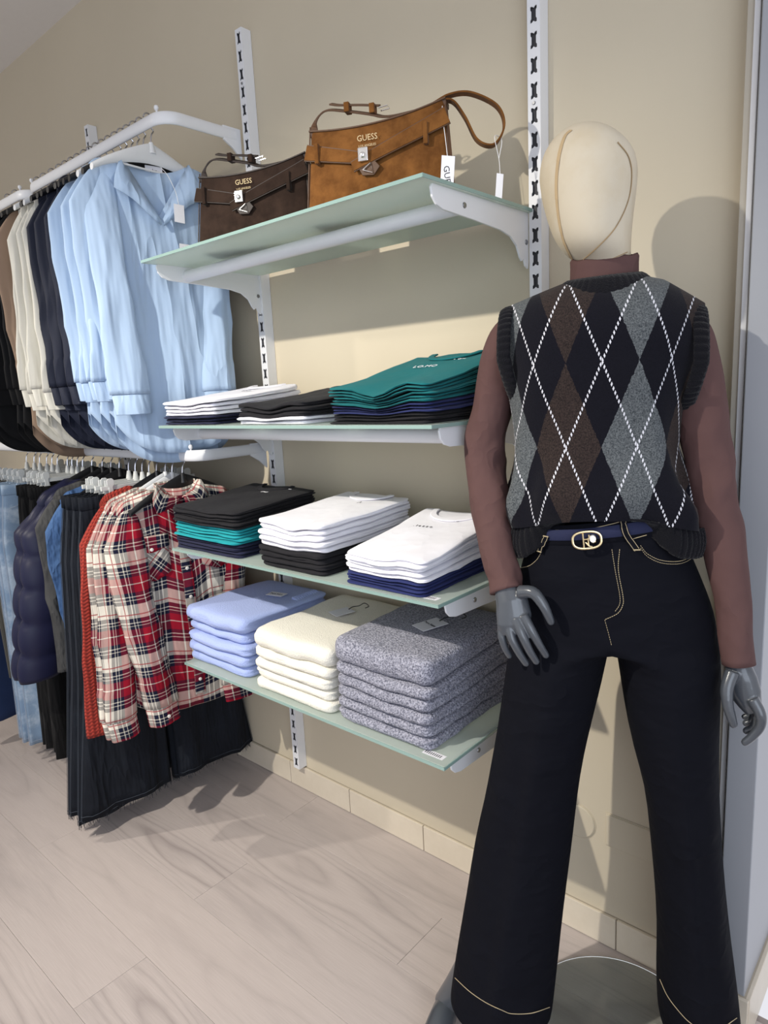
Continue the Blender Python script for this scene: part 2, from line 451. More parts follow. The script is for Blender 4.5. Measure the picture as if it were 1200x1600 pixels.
# ------------------------------------------------------------------ slotted uprights
UR, UM, UL = -0.775, -1.746, -2.717
PITCH_ = 0.0488
def upright_mesh(n, w=0.030, d=0.036):
    mb = MB(); y = -d; h = PITCH_
    for i in range(n):
        z0 = -(i+1)*h; zc = z0 + h/2
        hw, hh = 0.0078, 0.0155
        q = 0.72
        hole = [(-hw, -hh), (-hw*0.5, -hh), (0, -hh*0.80), (hw*0.5, -hh), (hw, -hh), (hw, -hh*0.62), (hw*q, -hh*0.45), (hw*q, hh*0.45), (hw, hh*0.62), (hw, hh), (hw*0.5, hh), (0, hh*0.80), (-hw*0.5, hh), (-hw, hh), (-hw, hh*0.62), (-hw*q, hh*0.45), (-hw*q, -hh*0.45), (-hw, -hh*0.62)]
        W, H = w/2, h/2
        outer = [(-W, -H), (-W*0.5, -H), (0, -H), (W*0.5, -H), (W, -H), (W, -H*0.5), (W, -H*0.25), (W, H*0.25), (W, H*0.5), (W, H), (W*0.5, H), (0, H), (-W*0.5, H), (-W, H), (-W, H*0.5), (-W, H*0.25), (-W, -H*0.25), (-W, -H*0.5)]
        N = len(hole)
        v = [(a, y, zc+b) for a, b in outer] + [(a, y, zc+b) for a, b in hole] + [(a, y+0.002, zc+b) for a, b in hole]
        f = [(k, (k+1) % N, N+(k+1) % N, N+k) for k in range(N)] + [(N+k, N+(k+1) % N, 2*N+(k+1) % N, 2*N+k) for k in range(N)]
        mb.add(v, f)
    L = n*h
    mb.box(-w/2, -w/2+0.002, y+0.0001, -0.001, -L, 0); mb.box(w/2-0.002, w/2, y+0.0001, -0.001, -L, 0)
    mb.box(-w/2, w/2, y, -0.001, 0, 0.0015); mb.box(-w/2, w/2, y, -0.001, -L-0.0015, -L)
    return mb
def upright(name, x, ztop, n, label, screws):
    e = empty(name, (x, 0, ztop))
    upright_mesh(n).build('slotted_channel', M['white_metal'], e, smooth=False, fixn=False)
    MB().box(-0.013, 0.013, -0.030, -0.001, -n*PITCH_, 0).build('slot_shade_fill', M['slot_shade'], e, smooth=False)  # added block behind the slots, their inner shade put into its colour
    for z in screws:
        mb = MB(); mb.loft([[(0.004*math.cos(t*math.pi/8), -0.0362, -z+0.004*math.sin(t*math.pi/8)) for t in range(16)], [(0.003*math.cos(t*math.pi/8), -0.0385, -z+0.003*math.sin(t*math.pi/8)) for t in range(16)]]).build('screw', M['screw'], e)
    tag(e, label, 'upright', 'slotted shelving uprights')
zt = on_y(372, 45, -0.036)[2]; zb = on_y(462, 1196, -0.036)[2]
n = int(round((zt-zb)/PITCH_))
upright('slotted_upright', UM, zt, n, 'white slotted wall upright between the clothes rails and the glass shelves', [PITCH_*3])
upright('slotted_upright', UR, zb+PITCH_*(n+6), n+6, 'white slotted wall upright just left of the mannequin head', [PITCH_*9, PITCH_*16])
upright('slotted_upright', UL, on_y(138, 194, -0.036)[2], n-2, 'white slotted wall upright poking up behind the upper hanging rail', [PITCH_*4])

# ------------------------------------------------------------------ glass shelves
SX0, SX1 = -1.752, -0.782
SY0, SY1 = -0.430, -0.030
SHELF = {1: 1.797, 2: 1.350, 3: 0.993, 4: 0.638}    # top of the glass
GT = 0.008
names = {1: 'the highest, holding the two handbags', 2: 'second from the top, holding white, black and teal tops', 3: 'third from the top, holding three stacks of tops', 4: 'the lowest, holding three stacks of knitwear'}
def bracket_mesh():
    # side profile in (y, z): z=0 is the glass underside
    pr = [(-0.385, 0.004), (-0.392, -0.006), (-0.388, -0.022), (-0.376, -0.034), (-0.355, -0.040), (-0.25, -0.044), (-0.150, -0.050), (-0.110, -0.058), (-0.085, -0.074), (-0.072, -0.096), (-0.064, -0.104), (-0.055, -0.098), (-0.048, -0.112), (-0.037, -0.118), (-0.034, -0.10), (-0.034, 0.004)]
    mb = MB(); mb.prism(pr, 'x', -0.0025, 0.0025); return mb
bsrc = None
for i, z in SHELF.items():
    g = empty('glass_shelf', ((SX0+SX1)/2, 0, z))
    W = (SX1-SX0)/2
    MB().box(-W+0.0015, W-0.0015, SY0+0.0015, SY1, -GT, 0).build('glass_pane', M['glass'], g, smooth=False, bevel=0.001)
    MB().box(-W, W, SY0-0.0005, SY0+0.0014, -GT+0.0005, -0.0005).build('polished_edge', M['glass_edge'], g, smooth=False)
    MB().box(W-0.0014, W+0.0005, SY0, SY1, -GT+0.0005, -0.0005).build('polished_edge', M['glass_edge'], g, smooth=False)
    MB().box(-W-0.0005, -W+0.0014, SY0, SY1, -GT+0.0005, -0.0005).build('polished_edge', M['glass_edge'], g, smooth=False)
    tag(g, 'frosted green glass shelf, ' + names[i], 'shelf', 'glass shelves on the wall')
    if i in (3, 4):
        st = MB().box(W-0.075, W-0.02, SY0+0.02, SY0+0.038, 0.0002, 0.0006).build('sticker', M['card'], g, smooth=False)
        for q in range(9):
            MB().box(W-0.071+q*0.005, W-0.069+q*0.005, SY0+0.024, SY0+0.034, 0.0006, 0.0008).build('bar', M['ink'], st, smooth=False)
    fr = empty('shelf_frame', ((SX0+SX1)/2, 0, z-GT-0.0005))
    for sgn in (-1, 1):
        bx = W-0.013 if sgn > 0 else -W+0.010
        if bsrc is None:
            b = bsrc = bracket_mesh().build('bracket', M['white_metal'], fr, smooth=False, bevel=0.0012)
        else: b = inst(bsrc, fr)
        b.location = (bx, 0, 0)
        for (sy, sz) in ((-0.285, -0.022), (-0.045, -0.062)):
            mb = MB(); mb.loft([[(0, sy+0.006*math.cos(t*math.pi/8), sz+0.006*math.sin(t*math.pi/8)) for t in range(16)], [(0.002, sy+0.005*math.cos(t*math.pi/8), sz+0.005*math.sin(t*math.pi/8)) for t in range(16)], [(0.0015, sy+0.0025*math.cos(t*math.pi/8), sz+0.0025*math.sin(t*math.pi/8)) for t in range(16)]])
            s = mb.build('screw', M['screw'], b if False else fr); s.location = (bx+0.0024, 0, 0)
    MB().tube([(-W+0.010, -0.295, -0.024), (W-0.013, -0.295, -0.024)], 0.0165, 20).build('support_bar', M['white_metal'], fr)
    tag(fr, 'white brackets and support bar under ' + {1: 'the shelf holding the handbags', 2: 'the second shelf from the top', 3: 'the third shelf from the top', 4: 'the lowest shelf, with the knitwear'}[i], 'shelf bracket', 'shelf brackets')

# ------------------------------------------------------------------ hanging rails
RY = -0.30
def rail(x_right, x_left, z, label, ux_r, ux_l):
    e = empty('hanging_rail', (0, 0, 0))
    R = 0.055; path = []
    path += [(x_right, -0.055, z)]
    path += [(x_right, -0.16, z), (x_right, RY+R+0.004, z)]
    for k in range(9):
        a = k/8*math.pi/2
        path.append((x_right - R + R*math.cos(a), RY + R - R*math.sin(a), z))
    for k in range(1, 20): path.append((x_right-R + (x_left-x_right+2*R)*k/20, RY, z))
    for k in range(9):
        a = math.pi/2*(k/8)
        path.append((x_left + R - R*math.sin(a), RY + R - R*math.cos(a), z))
    path += [(x_left, -0.16, z), (x_left, -0.055, z)]
    rr_ = tube_rings(path, 0.019, 16, 0.40)
    for i_, rg in enumerate(rr_):
        c_ = np.array(path[i_]); rg[:] = [c_ + (np.array(p_)-c_)*np.array([1, 1, 1.0 if abs(p_[2]-z) < 0.012 else 0.92]) for p_ in rg]
    MB().loft(rr_).build('rail_bar', M['white_metal'], e, angle=50)
    for xx, ux in ((x_right, ux_r), (x_left, ux_l)):
        MB().prism([(q0, q1+z) for q0, q1 in ((-0.10, 0.020), (-0.10, -0.020), (-0.066, -0.040), (-0.036, -0.066), (-0.036, 0.02))], 'x', xx-0.004, xx+0.004).build('end_bracket', M['white_metal'], e, smooth=False, bevel=0.0015)
    for xx in (x_right-0.035, x_left+0.035):
        mb = MB(); prof = [(0.0025, 0.0), (0.0025, 0.004), (0.0055, 0.007), (0.007, 0.012), (0.0055, 0.017), (0.001, 0.0195)]
        mb.loft([[(r*math.cos(2*math.pi*i/14), r*math.sin(2*math.pi*i/14), h) for i in range(14)] for r, h in prof])
        s = mb.build('stop_knob', M['white_metal'], e); s.location = (xx, RY+0.004, z+0.0155)
    tag(e, label, 'hanging rail', 'white hanging rails')
ZU, ZL = 2.200, 1.248
rail(UM-0.030, UL+0.018, ZU, 'upper white hanging rail bay carrying the blue and navy blouses', UM, UL)
rail(UL-0.018, UL-0.985, ZU, 'upper white hanging rail bay at the left picture edge with cream blouses', UL, UL)
rail(UM-0.030, UL+0.018, ZL, 'lower white hanging rail bay carrying the plaid shirts and dark jeans', UM, UL)
rail(UL-0.018, UL-0.985, ZL, 'lower white hanging rail bay at the left picture edge with pale jeans', UL, UL)
# ------------------------------------------------------------------ folded tops in stacks
def knit_mat(name, col, col2=None, ribs=(260, 260), melange=0.0, bump=0.8):
    t = NT(name); v = t.coord('Object'); c = Vector(col[:3])
    vo = t.n('ShaderNodeTexVoronoi'); vo.inputs['Scale'].default_value = 1.0
    mp = t.n('ShaderNodeMapping'); mp.inputs['Scale'].default_value = (ribs[0], ribs[0], ribs[1]); t.l(v, mp.inputs[0]); t.l(mp.outputs[0], vo.inputs['Vector'])
    d = vo.outputs['Distance']
    n = t.noise(v, 10, 3)
    if melange:
        mn = t.ramp(t.noise(v, 230, 3, 0.7), [(0.38, (0, 0, 0, 1)), (0.62, (1, 1, 1, 1))])
        base = t.mix(mn, col2, col)
    else:
        base = t.mix(n, tuple(c*0.94)+(1,), tuple(c*1.04)+(1,))
    base = t.mix(t.math('MULTIPLY', d, 0.25), base, tuple(c*0.6)+(1,))
    t.l(base, t.p.inputs['Base Color']); t.rough(0.95); t.p.inputs['Sheen Weight'].default_value = 0.08
    t.p.inputs['Specular IOR Level'].default_value = 0.15
    t.bump(t.math('SUBTRACT', 1.0, d), bump, 0.002)
    return t.m
C_WHITE = cloth('white_jersey', srgb(232, 231, 238), var=0.03, wr=((6, 6, 6), 0.0018))
C_BLACK = cloth('black_jersey', srgb(27, 26, 30), var=0.12, wr=((6, 6, 6), 0.0018))
C_NAVY = cloth('navy_jersey', srgb(33, 35, 60), var=0.12, wr=((6, 6, 6), 0.0018))
C_BLUE = cloth('royal_navy_jersey', srgb(40, 48, 96), var=0.12, wr=((6, 6, 6), 0.0018))
C_TEAL = cloth('dark_teal_jersey', srgb(18, 104, 108), var=0.08, wr=((6, 6, 6), 0.0018))
C_AQUA = cloth('aqua_teal_jersey', srgb(30, 150, 158), var=0.08, wr=((6, 6, 6), 0.0018))
K_BLUE = knit_mat('periwinkle_knit', srgb(168, 183, 230), ribs=(330, 330), bump=0.5)
K_CREAM = knit_mat('cream_knit', srgb(236, 232, 220), ribs=(330, 330), bump=0.5)
K_GREY = knit_mat('grey_melange_knit', srgb(176, 176, 190), srgb(84, 86, 100), ribs=(230, 230), melange=1, bump=0.9)

def rrect(w, d, r, n=8, per=7):
    """rounded rectangle outline, starting at the front left corner, counterclockwise"""
    pts = []
    cs = [(-w+r, -d+r, math.pi), (w-r, -d+r, 1.5*math.pi), (w-r, d-r, 0), (-w+r, d-r, 0.5*math.pi)]
    for ci, (cx, cy, a0) in enumerate(cs):
        for k in range(n):
            a = a0 + 0.5*math.pi*k/(n-1); pts.append((cx+r*math.cos(a), cy+r*math.sin(a)))
        nx = cs[(ci+1) % 4]; a1 = a0+0.5*math.pi
        p0 = (cx+r*math.cos(a1), cy+r*math.sin(a1)); p1 = (nx[0]+r*math.cos(nx[2]), nx[1]+r*math.sin(nx[2]))
        for k in range(1, per+1):
            t = k/(per+1); pts.append((p0[0]+(p1[0]-p0[0])*t, p0[1]+(p1[1]-p0[1])*t))
    return pts

def folded_mesh(w, d, zbot, ztop, bulge, corner=0.016, layers=2, seed=0, ragged=0.006):
    """closed folded garment: top and bottom height fields, round front fold, layered sides"""
    out = rrect(w, d, corner); N = len(out); rings = []
    def fold(x, y):
        # 1 along the front (rounded fold), 0 on sides/back (cloth layers)
        return max(0.0, min(1.0, (-(y) - d + 0.03)/0.03 + 0.0)) if y < 0 else 0.0
    mids = []
    for fr in (0.06, 0.3, 0.55, 0.75, 0.9, 0.97):
        rings.append([(x*fr, y*fr, ztop(x*fr, y*fr)) for x, y in out])
    S = 9
    for k in range(S+1):
        t = k/S; rg = []
        for x, y in out:
            zt, zb = ztop(x, y), zbot(x, y); e = fold(x, y)
            th = zt-zb
            b1 = math.sin(math.pi*(0.06+0.88*t))**0.6
            bl = abs(math.sin(math.pi*(0.06+0.88*t)*layers))**0.7
            b = bulge*(e*b1 + (1-e)*(0.35+0.65*bl)*min(1, b1*1.6)*0.8)
            jit = ragged*noise.noise(Vector((x*18+seed*3.1, y*18, 7*round(t*layers)+seed)))
            L = math.hypot(x/w, y/d)+1e-9
            # push outwards, mostly along the nearest face
            ox = x*0 + (1 if x > 0 else -1)*max(0, abs(x)/w-0.85)/0.15; oy = (1 if y > 0 else -1)*max(0, abs(y)/d-0.85)/0.15
            l = math.hypot(ox, oy)+1e-9
            rg.append((x + ox/l*(b+jit), y + oy/l*(b+jit), zt - th*(0.03+0.94*t)))
        rings.append(rg)
    for fr in (0.95, 0.7, 0.35, 0.06):
        rings.append([(x*fr, y*fr, zbot(x*fr, y*fr)) for x, y in out])
    mb = MB(); mb.loft(rings); return mb

def stack(x0, x1, y0, y1, z, items, dip=0.0, dipx=0.0, tilt=0.0, seedbase=0, rz=0.0, name='folded_tshirt', where=''):
    """items from the bottom: (material, thickness front, thickness back, colour word, kind, extra)"""
    xc, yc = (x0+x1)/2, (y0+y1)/2; w, d = (x1-x0)/2, (y1-y0)/2
    total = sum(i[1] for i in items); acc_f = 0.0; acc_b = 0.0; objs = []
    n = len(items)
    for k, it in enumerate(items):
        m, tf, tb, col, kind = it[:5]; bul = it[5] if len(it) > 5 else 0.004; lay = it[6] if len(it) > 6 else 2
        f0, b0 = acc_f, acc_b; acc_f += tf; acc_b += tb; f1, b1 = acc_f, acc_b
        rs = random.Random(seedbase*100+k)
        ph = rs.uniform(-0.15, 0.15)
        def field(f, b, h, x, y, top):
            t = (y+d)/(2*d); t = min(1, max(0, t))
            zz = f + (b-f)*t**1.2
            front = max(0.0, 1-t*1.6)
            g = math.exp(-((x/w-dipx)/0.42)**2) - 0.35*math.exp(-((x/w-dipx-0.62)/0.3)**2)
            zz -= dip*h*front*g
            zz += 0.0045*h*noise.noise(Vector((x*11+seedbase, y*9, 0.15*k))) + 0.0012*noise.noise(Vector((x*35+seedbase*3, y*25, 1.7*k)))*(1 if 0 < k or top else 0)
            # cloth falls off towards its edges
            ed = max(abs(x)/w, abs(y)/d)
            if top: zz -= 0.0030*max(0, (ed-0.86)/0.14)**2
            else: zz -= 0.0
            return zz
        hb, ht = k/n, (k+1)/n
        dx, dy, rr = rs.uniform(-0.006, 0.006), rs.uniform(-0.006, 0.006), rs.uniform(-0.020, 0.020)
        mb = folded_mesh(w*rs.uniform(0.975, 1.0), d*rs.uniform(0.975, 1.0), lambda x, y: field(f0, b0, hb, x, y, False)+0.0006, lambda x, y: field(f1, b1, ht, x, y, True)-0.0002, bul, layers=lay, seed=k+seedbase)
        o = mb.build(name, m, None, angle=0)
        o.location = (xc+dx, yc+dy, z+0.0006); o.rotation_euler = (0, 0, rz+rr)
        tag(o, '%s %s, %s of %s' % (col, kind, ORD[n-k], where), kind.split()[-1] if False else ('sweater' if 'sweater' in kind else 't-shirt'), where)
        objs.append(o)
    top = lambda x, y: z + 0.0006 + field_top(x, y)
    t_last = items[-1]
    def field_top(x, y):
        t = min(1, max(0, (y+d)/(2*d))); zz = acc_f+(acc_b-acc_f)*t**1.2
        g = math.exp(-((x/w-dipx)/0.42)**2) - 0.35*math.exp(-((x/w-dipx-0.62)/0.3)**2)
        return zz - dip*max(0, 1-t*1.6)*g
    return objs, top, (xc, yc, w, d)

def rep(n, *a): return [tuple(a)]*n
T = 'folded t-shirt'
# second shelf
z2 = SHELF[2]
A2 = stack(-1.752, -1.520, -0.412, -0.09, z2, rep(3, C_NAVY, 0.0085, 0.010, 'dark navy', T) + rep(4, C_WHITE, 0.010, 0.017, 'white', T), dip=0.008, seedbase=1, where='the left stack on the second shelf')
B2 = stack(-1.405, -1.155, -0.412, -0.09, z2, rep(2, C_WHITE, 0.010, 0.011, 'white', T) + rep(3, C_BLACK, 0.011, 0.020, 'black', T), dip=0.010, seedbase=2, where='the middle stack on the second shelf')
C2 = stack(-1.072, -0.800, -0.412, -0.09, z2, rep(3, C_BLACK, 0.0075, 0.012, 'black', T) + rep(3, C_BLUE, 0.0060, 0.011, 'dark blue', T) + rep(6, C_TEAL, 0.0064, 0.0130, 'dark teal', T), dip=0.020, seedbase=3, where='the right stack on the second shelf')
# third shelf
z3 = SHELF[3]
A3 = stack(-1.752, -1.452, -0.415, -0.12, z3, rep(4, C_NAVY, 0.0095, 0.0105, 'navy', T) + rep(5, C_AQUA, 0.0085, 0.010, 'aqua teal', T) + rep(5, C_BLACK, 0.0090, 0.012, 'black', T), dip=0.004, seedbase=4, where='the left stack on the third shelf')
B3 = stack(-1.362, -1.130, -0.415, -0.08, z3, rep(4, C_BLACK, 0.0135, 0.015, 'black', T) + rep(5, C_WHITE, 0.0135, 0.0165, 'white', T, 0.006), dip=0.008, seedbase=5, where='the middle stack on the third shelf')
C3 = stack(-1.055, -0.835, -0.415, -0.11, z3, rep(4, C_BLUE, 0.0075, 0.011, 'royal navy', T) + rep(5, C_WHITE, 0.0095, 0.016, 'white', T), dip=0.006, seedbase=6, where='the right stack on the third shelf')
# lowest shelf
z4 = SHELF[4]; S_ = 'folded knit sweater'
A4 = stack(-1.752, -1.488, -0.395, -0.09, z4, rep(4, K_BLUE, 0.032, 0.033, 'periwinkle', S_, 0.013) + [(K_BLUE, 0.046, 0.044, 'periwinkle', S_, 0.018)], dip=0.004, seedbase=7, name='folded_sweater', where='the pale blue stack')
B4 = stack(-1.430, -1.150, -0.400, -0.06, z4, rep(4, K_CREAM, 0.029, 0.031, 'cream', S_, 0.012) + [(K_CREAM, 0.050, 0.046, 'cream', S_, 0.016)], dip=0.006, seedbase=8, name='folded_sweater', where='the cream stack')
C4 = stack(-1.112, -0.842, -0.400, -0.07, z4, rep(5, K_GREY, 0.030, 0.034, 'grey melange', S_, 0.013) + [(K_GREY, 0.060, 0.050, 'grey melange', S_, 0.018)], dip=0.006, seedbase=9, name='folded_sweater', where='the grey stack')

# neckline, collar roll and small print on the topmost tees
def top_details(st, mat, mirror=1, prt=None, ink=None, prx=0.0, pry=-0.02, size=0.016, collar=True, two=None):
    objs, top, (xc, yc, w, d) = st; o = objs[-1]
    base = Vector(o.location)
    def P(x, y, dz=0.0):
        return (x, y, top(x, y) - base.z + dz)
    if collar:
        path = []; ns = []
        for k in range(21):
            a = math.pi*(k/20)
            path.append(P(0.066*math.cos(a), d*0.90 - 0.058*math.sin(a), 0.0030)); ns.append((0, -0.2, 1))
        rb_ = ribbon(path, ns, 0.016, 0.004).build('collar_rib', mat, o, bevel=0.0015)
    if prt:
        nz = Vector((0, (top(0, 0.02)-top(0, -0.02))/0.04, 0))
        lettering(prt, size, ink, o, P(prx, pry, 0.0022), (1, 0.12, (top(prx+.01, pry)-top(prx-.01, pry))/0.02), (0, 1, (top(prx, pry+.01)-top(prx, pry-.01))/0.02), 'printed_word')
    if two:
        lettering(two, size*0.9, ink, o, P(prx+0.06, pry+0.05, 0.0022), (1, 0.12, 0), (0, 1, (top(prx, pry+.01)-top(prx, pry-.01))/0.02), 'printed_word')
top_details(A2, C_WHITE, prt='b&co', ink=M['ink'], prx=0.03, pry=0.03, size=0.018)
top_details(B2, C_BLACK)
top_details(C2, C_TEAL, prt='LO.MO', ink=M['white_ink'], prx=-0.01, pry=0.03, size=0.020, two='- o~')
top_details(A3, C_BLACK, prt='~', ink=M['white_ink'], prx=0.02, pry=0.06, size=0.05, two='-')
top_details(B3, C_WHITE, prt='/\\', ink=M['ink'], prx=0.03, pry=0.06, size=0.02)
top_details(C3, C_WHITE, prt='. l e z z o', ink=M['ink'], prx=-0.03, pry=0.03, size=0.014, two='n o')

def swing_tag(name, parent, corners, mat, hole=None, cordpts=None, cordmat=None, word=None, wsize=0.01, t=0.0006, cord_r=0.0007):
    """flat card given by four corner points (parent space), with cord and lettering; part of the thing it is tied to"""
    c = [Vector(p) for p in corners]
    nrm = (c[1]-c[0]).cross(c[3]-c[0]).normalized()*t
    mb = MB(); mb.add([tuple(p+nrm) for p in c]+[tuple(p-nrm) for p in c], [(0, 1, 2, 3), (7, 6, 5, 4), (0, 4, 5, 1), (1, 5, 6, 2), (2, 6, 7, 3), (3, 7, 4, 0)])
    o = mb.build(name, mat, parent, smooth=False)
    if cordpts:
        MB().tube(smooth_path(cordpts, 5), cord_r, 6).build('cord', cordmat, o)
    if word:
        ctr = (c[0]+c[1]+c[2]+c[3])/4 + nrm*1.6
        lettering(word[0], wsize, word[3] if len(word) > 3 else M['ink'], o, ctr, word[1], word[2], 'printed_word')
    return o
def sweater_tag(st, fx, fy, wx, wy, rot, word=None, loop=True, mat=None, cordm=None, name='paper_tag'):
    objs, top, (xc, yc, w, d) = st; o = objs[-1]; bz = o.location.z
    ca, sa = math.cos(rot), math.sin(rot)
    def P(a, b, dz=0.004):
        x, y = fx*w + a*ca - b*sa, fy*d + a*sa + b*ca
        return (x, y, top(x, y)-bz+dz)
    cs = [P(-wx, -wy), P(wx, -wy), P(wx, wy), P(-wx, wy)]
    cord = None
    if loop: cord = [P(0, wy*0.75, 0.0055), P(0.006, wy*1.15, 0.012), P(0.016, wy*1.6, 0.014), P(0.022, wy*2.1, 0.020), P(0.032, wy*2.35, 0.012), P(0.020, wy*2.2, 0.004)]
    return swing_tag(name, o, cs, mat or M['card'], None, cord, cordm or M['cord_black'], word and (word, (ca, sa, 0), (-sa, ca, 0.15)), 0.011, cord_r=0.0013)
sweater_tag(C4, 0.14, 0.02, 0.026, 0.036, -0.35, 'Pepe Jeans')
sweater_tag(B4, -0.12, 0.22, 0.024, 0.030, -0.30, None)
sweater_tag(A4, 0.30, 0.30, 0.030, 0.016, 0.2, 'Pepe Jeans', loop=False)
# ribbed sweater hem showing along the back of the top sweaters
for st, m in ((A4, K_BLUE), (B4, K_CREAM)):
    objs, top, (xc, yc, w, d) = st; o = objs[-1]; bz = o.location.z
    mb = MB()
    for k in range(11):
        y = d*0.35 + k*(d*0.62/11); 
        path = [(w*(0.80+0.02*j), y, top(w*(0.80+0.02*j), y)-bz+0.001-0.012*(j/10)**3) for j in range(11)]
        mb.tube(path, 0.0042, 6)
    mb.build('ribbed_hem', m, o)

# ------------------------------------------------------------------ handbags
def suede(name, col, dark):
    t = NT(name); v = t.coord('Object')
    n = t.noise(v, 22, 5, 0.6); n2 = t.noise(v, 700, 2)
    f = t.ramp(n, [(0.35, (0, 0, 0, 1)), (0.65, (1, 1, 1, 1))])
    c = t.mix(f, dark, col)
    t.l(c, t.p.inputs['Base Color']); t.rough(0.95); t.p.inputs['Sheen Weight'].default_value = 0.1
    t.p.inputs['Sheen Roughness'].default_value = 0.4; t.p.inputs['Specular IOR Level'].default_value = 0.1
    t.bump(n2, 0.25, 0.0008); return t.m
TAN = suede('tan_suede', srgb(124, 82, 42), srgb(92, 58, 28)); TAN_D = plain('dark_tan_leather', srgb(82, 55, 34), 0.6, var=0.15)
BRN = suede('dark_brown_suede', srgb(56, 43, 36), srgb(41, 31, 26)); BRN_D = plain('dark_brown_leather', srgb(42, 32, 28), 0.6, var=0.15)

def handbag(name, loc, rz, L, H, mat, dark, label, strap_side, tags):
    e = empty(name, loc, rz)
    D = 0.085
    # body: loft in z, slightly wider at the base, gusset sides
    rings = []
    for z in [0.0, 0.006, 0.03, 0.07, 0.11, 0.15, H-0.012, H]:
        t = z/H; wl = L/2*(1.03-0.07*t); dd = D/2*(1.0-0.55*t)
        if z == 0.0: wl -= 0.006; dd -= 0.006
        rg = []
        for (x, y) in rrect(wl, dd, min(0.012, dd*0.8), n=6, per=9):
            sag = 0.0 if z < H*0.7 else -0.016*(1-(x/wl)**2)*(t-0.7)/0.3 if True else 0
            bul = 0.010*math.sin(math.pi*min(1, t*1.1))*max(0, 1-(x/wl)**2)
            rg.append((x, y + (bul if y > 0 else -bul), z+sag + 0.010*(x/wl)*t))
        rings.append(rg)
    body = MB().loft(rings, cap0=True, cap1=False).build('body', mat, e, angle=60)
    yf = lambda x, z: -(D/2*(1.0-0.55*z/H)) - 0.010*math.sin(math.pi*min(1, z/H*1.1))*max(0, 1-(x/(L/2))**2)
    # dark top opening with zip band
    rg = []
    zt = lambda x: H - 0.016*(1-(2*x/L)**2) + 0.010*(2*x/L)
    pts = [(-L/2*0.97 + L*0.97*k/16) for k in range(17)]
    mb = MB(); mb.loft([[(x, -0.018, zt(x)), (x, 0.018, zt(x)), (x, 0.016, zt(x)-0.010), (x, -0.016, zt(x)-0.010)] for x in pts]).build('top_band', dark, e, angle=30)
    # piping along the top edge
    MB().tube([(x, yf(x, H)-0.001, zt(x)+0.001) for x in pts], 0.0022, 6).build('top_piping', dark, e)
    for s in (-1, 1):
        MB().tube([(s*L/2*(1.03-0.07*z/H), yf(L/2, z)+0.004, z) for z in np.linspace(0.004, H, 12)], 0.0018, 6).build('side_piping', dark, e)
    # belt strips meeting in a V at the clasp
    xc = -0.035
    zl, zr, zm = H*0.72, H*0.86, H*0.50
    def strip(x0, z0, x1, z1, w0, w1, nm, off=0.0035):
        path = []; ns = []
        for k in range(13):
            t = k/12; x = x0+(x1-x0)*t; z = z0+(z1-z0)*t
            path.append((x, yf(x, z)-off-0.004, z)); ns.append((0, -1, 0.12))
        st_ = ribbon(path, ns, [w0+(w1-w0)*k/12 for k in range(13)], 0.004).build(nm, mat, e, smooth=False, bevel=0.001)
        ribbon([(a_, b_+0.0014, c_) for a_, b_, c_ in path], ns, [w0+(w1-w0)*k/12+0.0036 for k in range(13)], 0.0032).build('painted_edge', dark, st_, smooth=False)
        return st_
    strip(-L/2-0.001, zl, xc+0.012, zm+0.012, 0.032, 0.022, 'belt_strip')
    strip(L/2+0.001, zr, xc-0.012, zm-0.004, 0.034, 0.020, 'belt_strip', 0.007)
    for x, z, h in ((-L/2+0.028, zl-0.008, 0.042), (L/2-0.045, zr-0.030, 0.044)):
        o = MB().box(x-0.005, x+0.005, yf(x, z)-0.0165, yf(x, z)-0.002, z-h/2, z+h/2).build('belt_loop', mat, e, smooth=False, bevel=0.002)
    # tip and clasp
    MB().prism([(xc-0.002, zm-0.002), (xc+0.026, zm+0.018), (xc+0.050, zm-0.010), (xc+0.036, zm-0.026), (xc+0.010, zm-0.024)], 'y', yf(xc, zm)-0.0110, yf(xc, zm)-0.0070).build('flap_tip', dark, e, smooth=False, bevel=0.001)
    cl = MB().box(xc+0.004, xc+0.027, yf(xc, zm)-0.020, yf(xc, zm)-0.011, zm+0.002, zm+0.030).build('clasp', M['silver'], e, smooth=False, bevel=0.002)
    mb = MB(); mb.loft([[(xc+0.0155+r*math.cos(2*math.pi*i/16), yy, zm+0.014+r*math.sin(2*math.pi*i/16)) for i in range(16)] for r, yy in ((0.0065, yf(xc, zm)-0.020), (0.005, yf(xc, zm)-0.025), (0.003, yf(xc, zm)-0.026))]).build('turn_lock', M['silver'], cl)
    tri = [(xc+0.012, 0, zm-0.008), (xc+0.030, 0, zm+0.004), (xc+0.034, 0, zm-0.016), (xc+0.012, 0, zm-0.008)]
    MB().tube([(p[0], yf(xc, zm)-0.014, p[2]-0.006) for p in tri], 0.0014, 6).build('ring', M['silver'], cl)
    lettering('GUESS', 0.0165, M['gold'], e, (xc+0.020, yf(xc, zm+0.05)-0.0062, zm+0.055), (1, 0, 0), (0, -0.18, 1), 'gold_lettering')
    lettering('LOS ANGELES', 0.0065, M['gold'], e, (xc+0.020, yf(xc, zm+0.04)-0.0055, zm+0.039), (1, 0, 0), (0, -0.18, 1), 'gold_lettering')
    # shoulder strap: from the left end over the top with buckle, loop falling at the right end
    left = smooth_path([(-L/2+0.010, 0.0, H-0.022), (-L/2+0.012, 0.0, H+0.012), (-L/2+0.040, 0.0, H+0.034), (-L/2+0.090, 0.002, H+0.026), (-L/2+0.145, 0.004, H+0.012), (0.02, 0.004, H+0.002), (0.08, 0.004, H+0.004), (L/2-0.02, 0.004, H+0.012)], 6)
    ribbon(left, (0.0, -0.45, 1), 0.018, 0.004).build('shoulder_strap', dark, e, smooth=False, bevel=0.001)
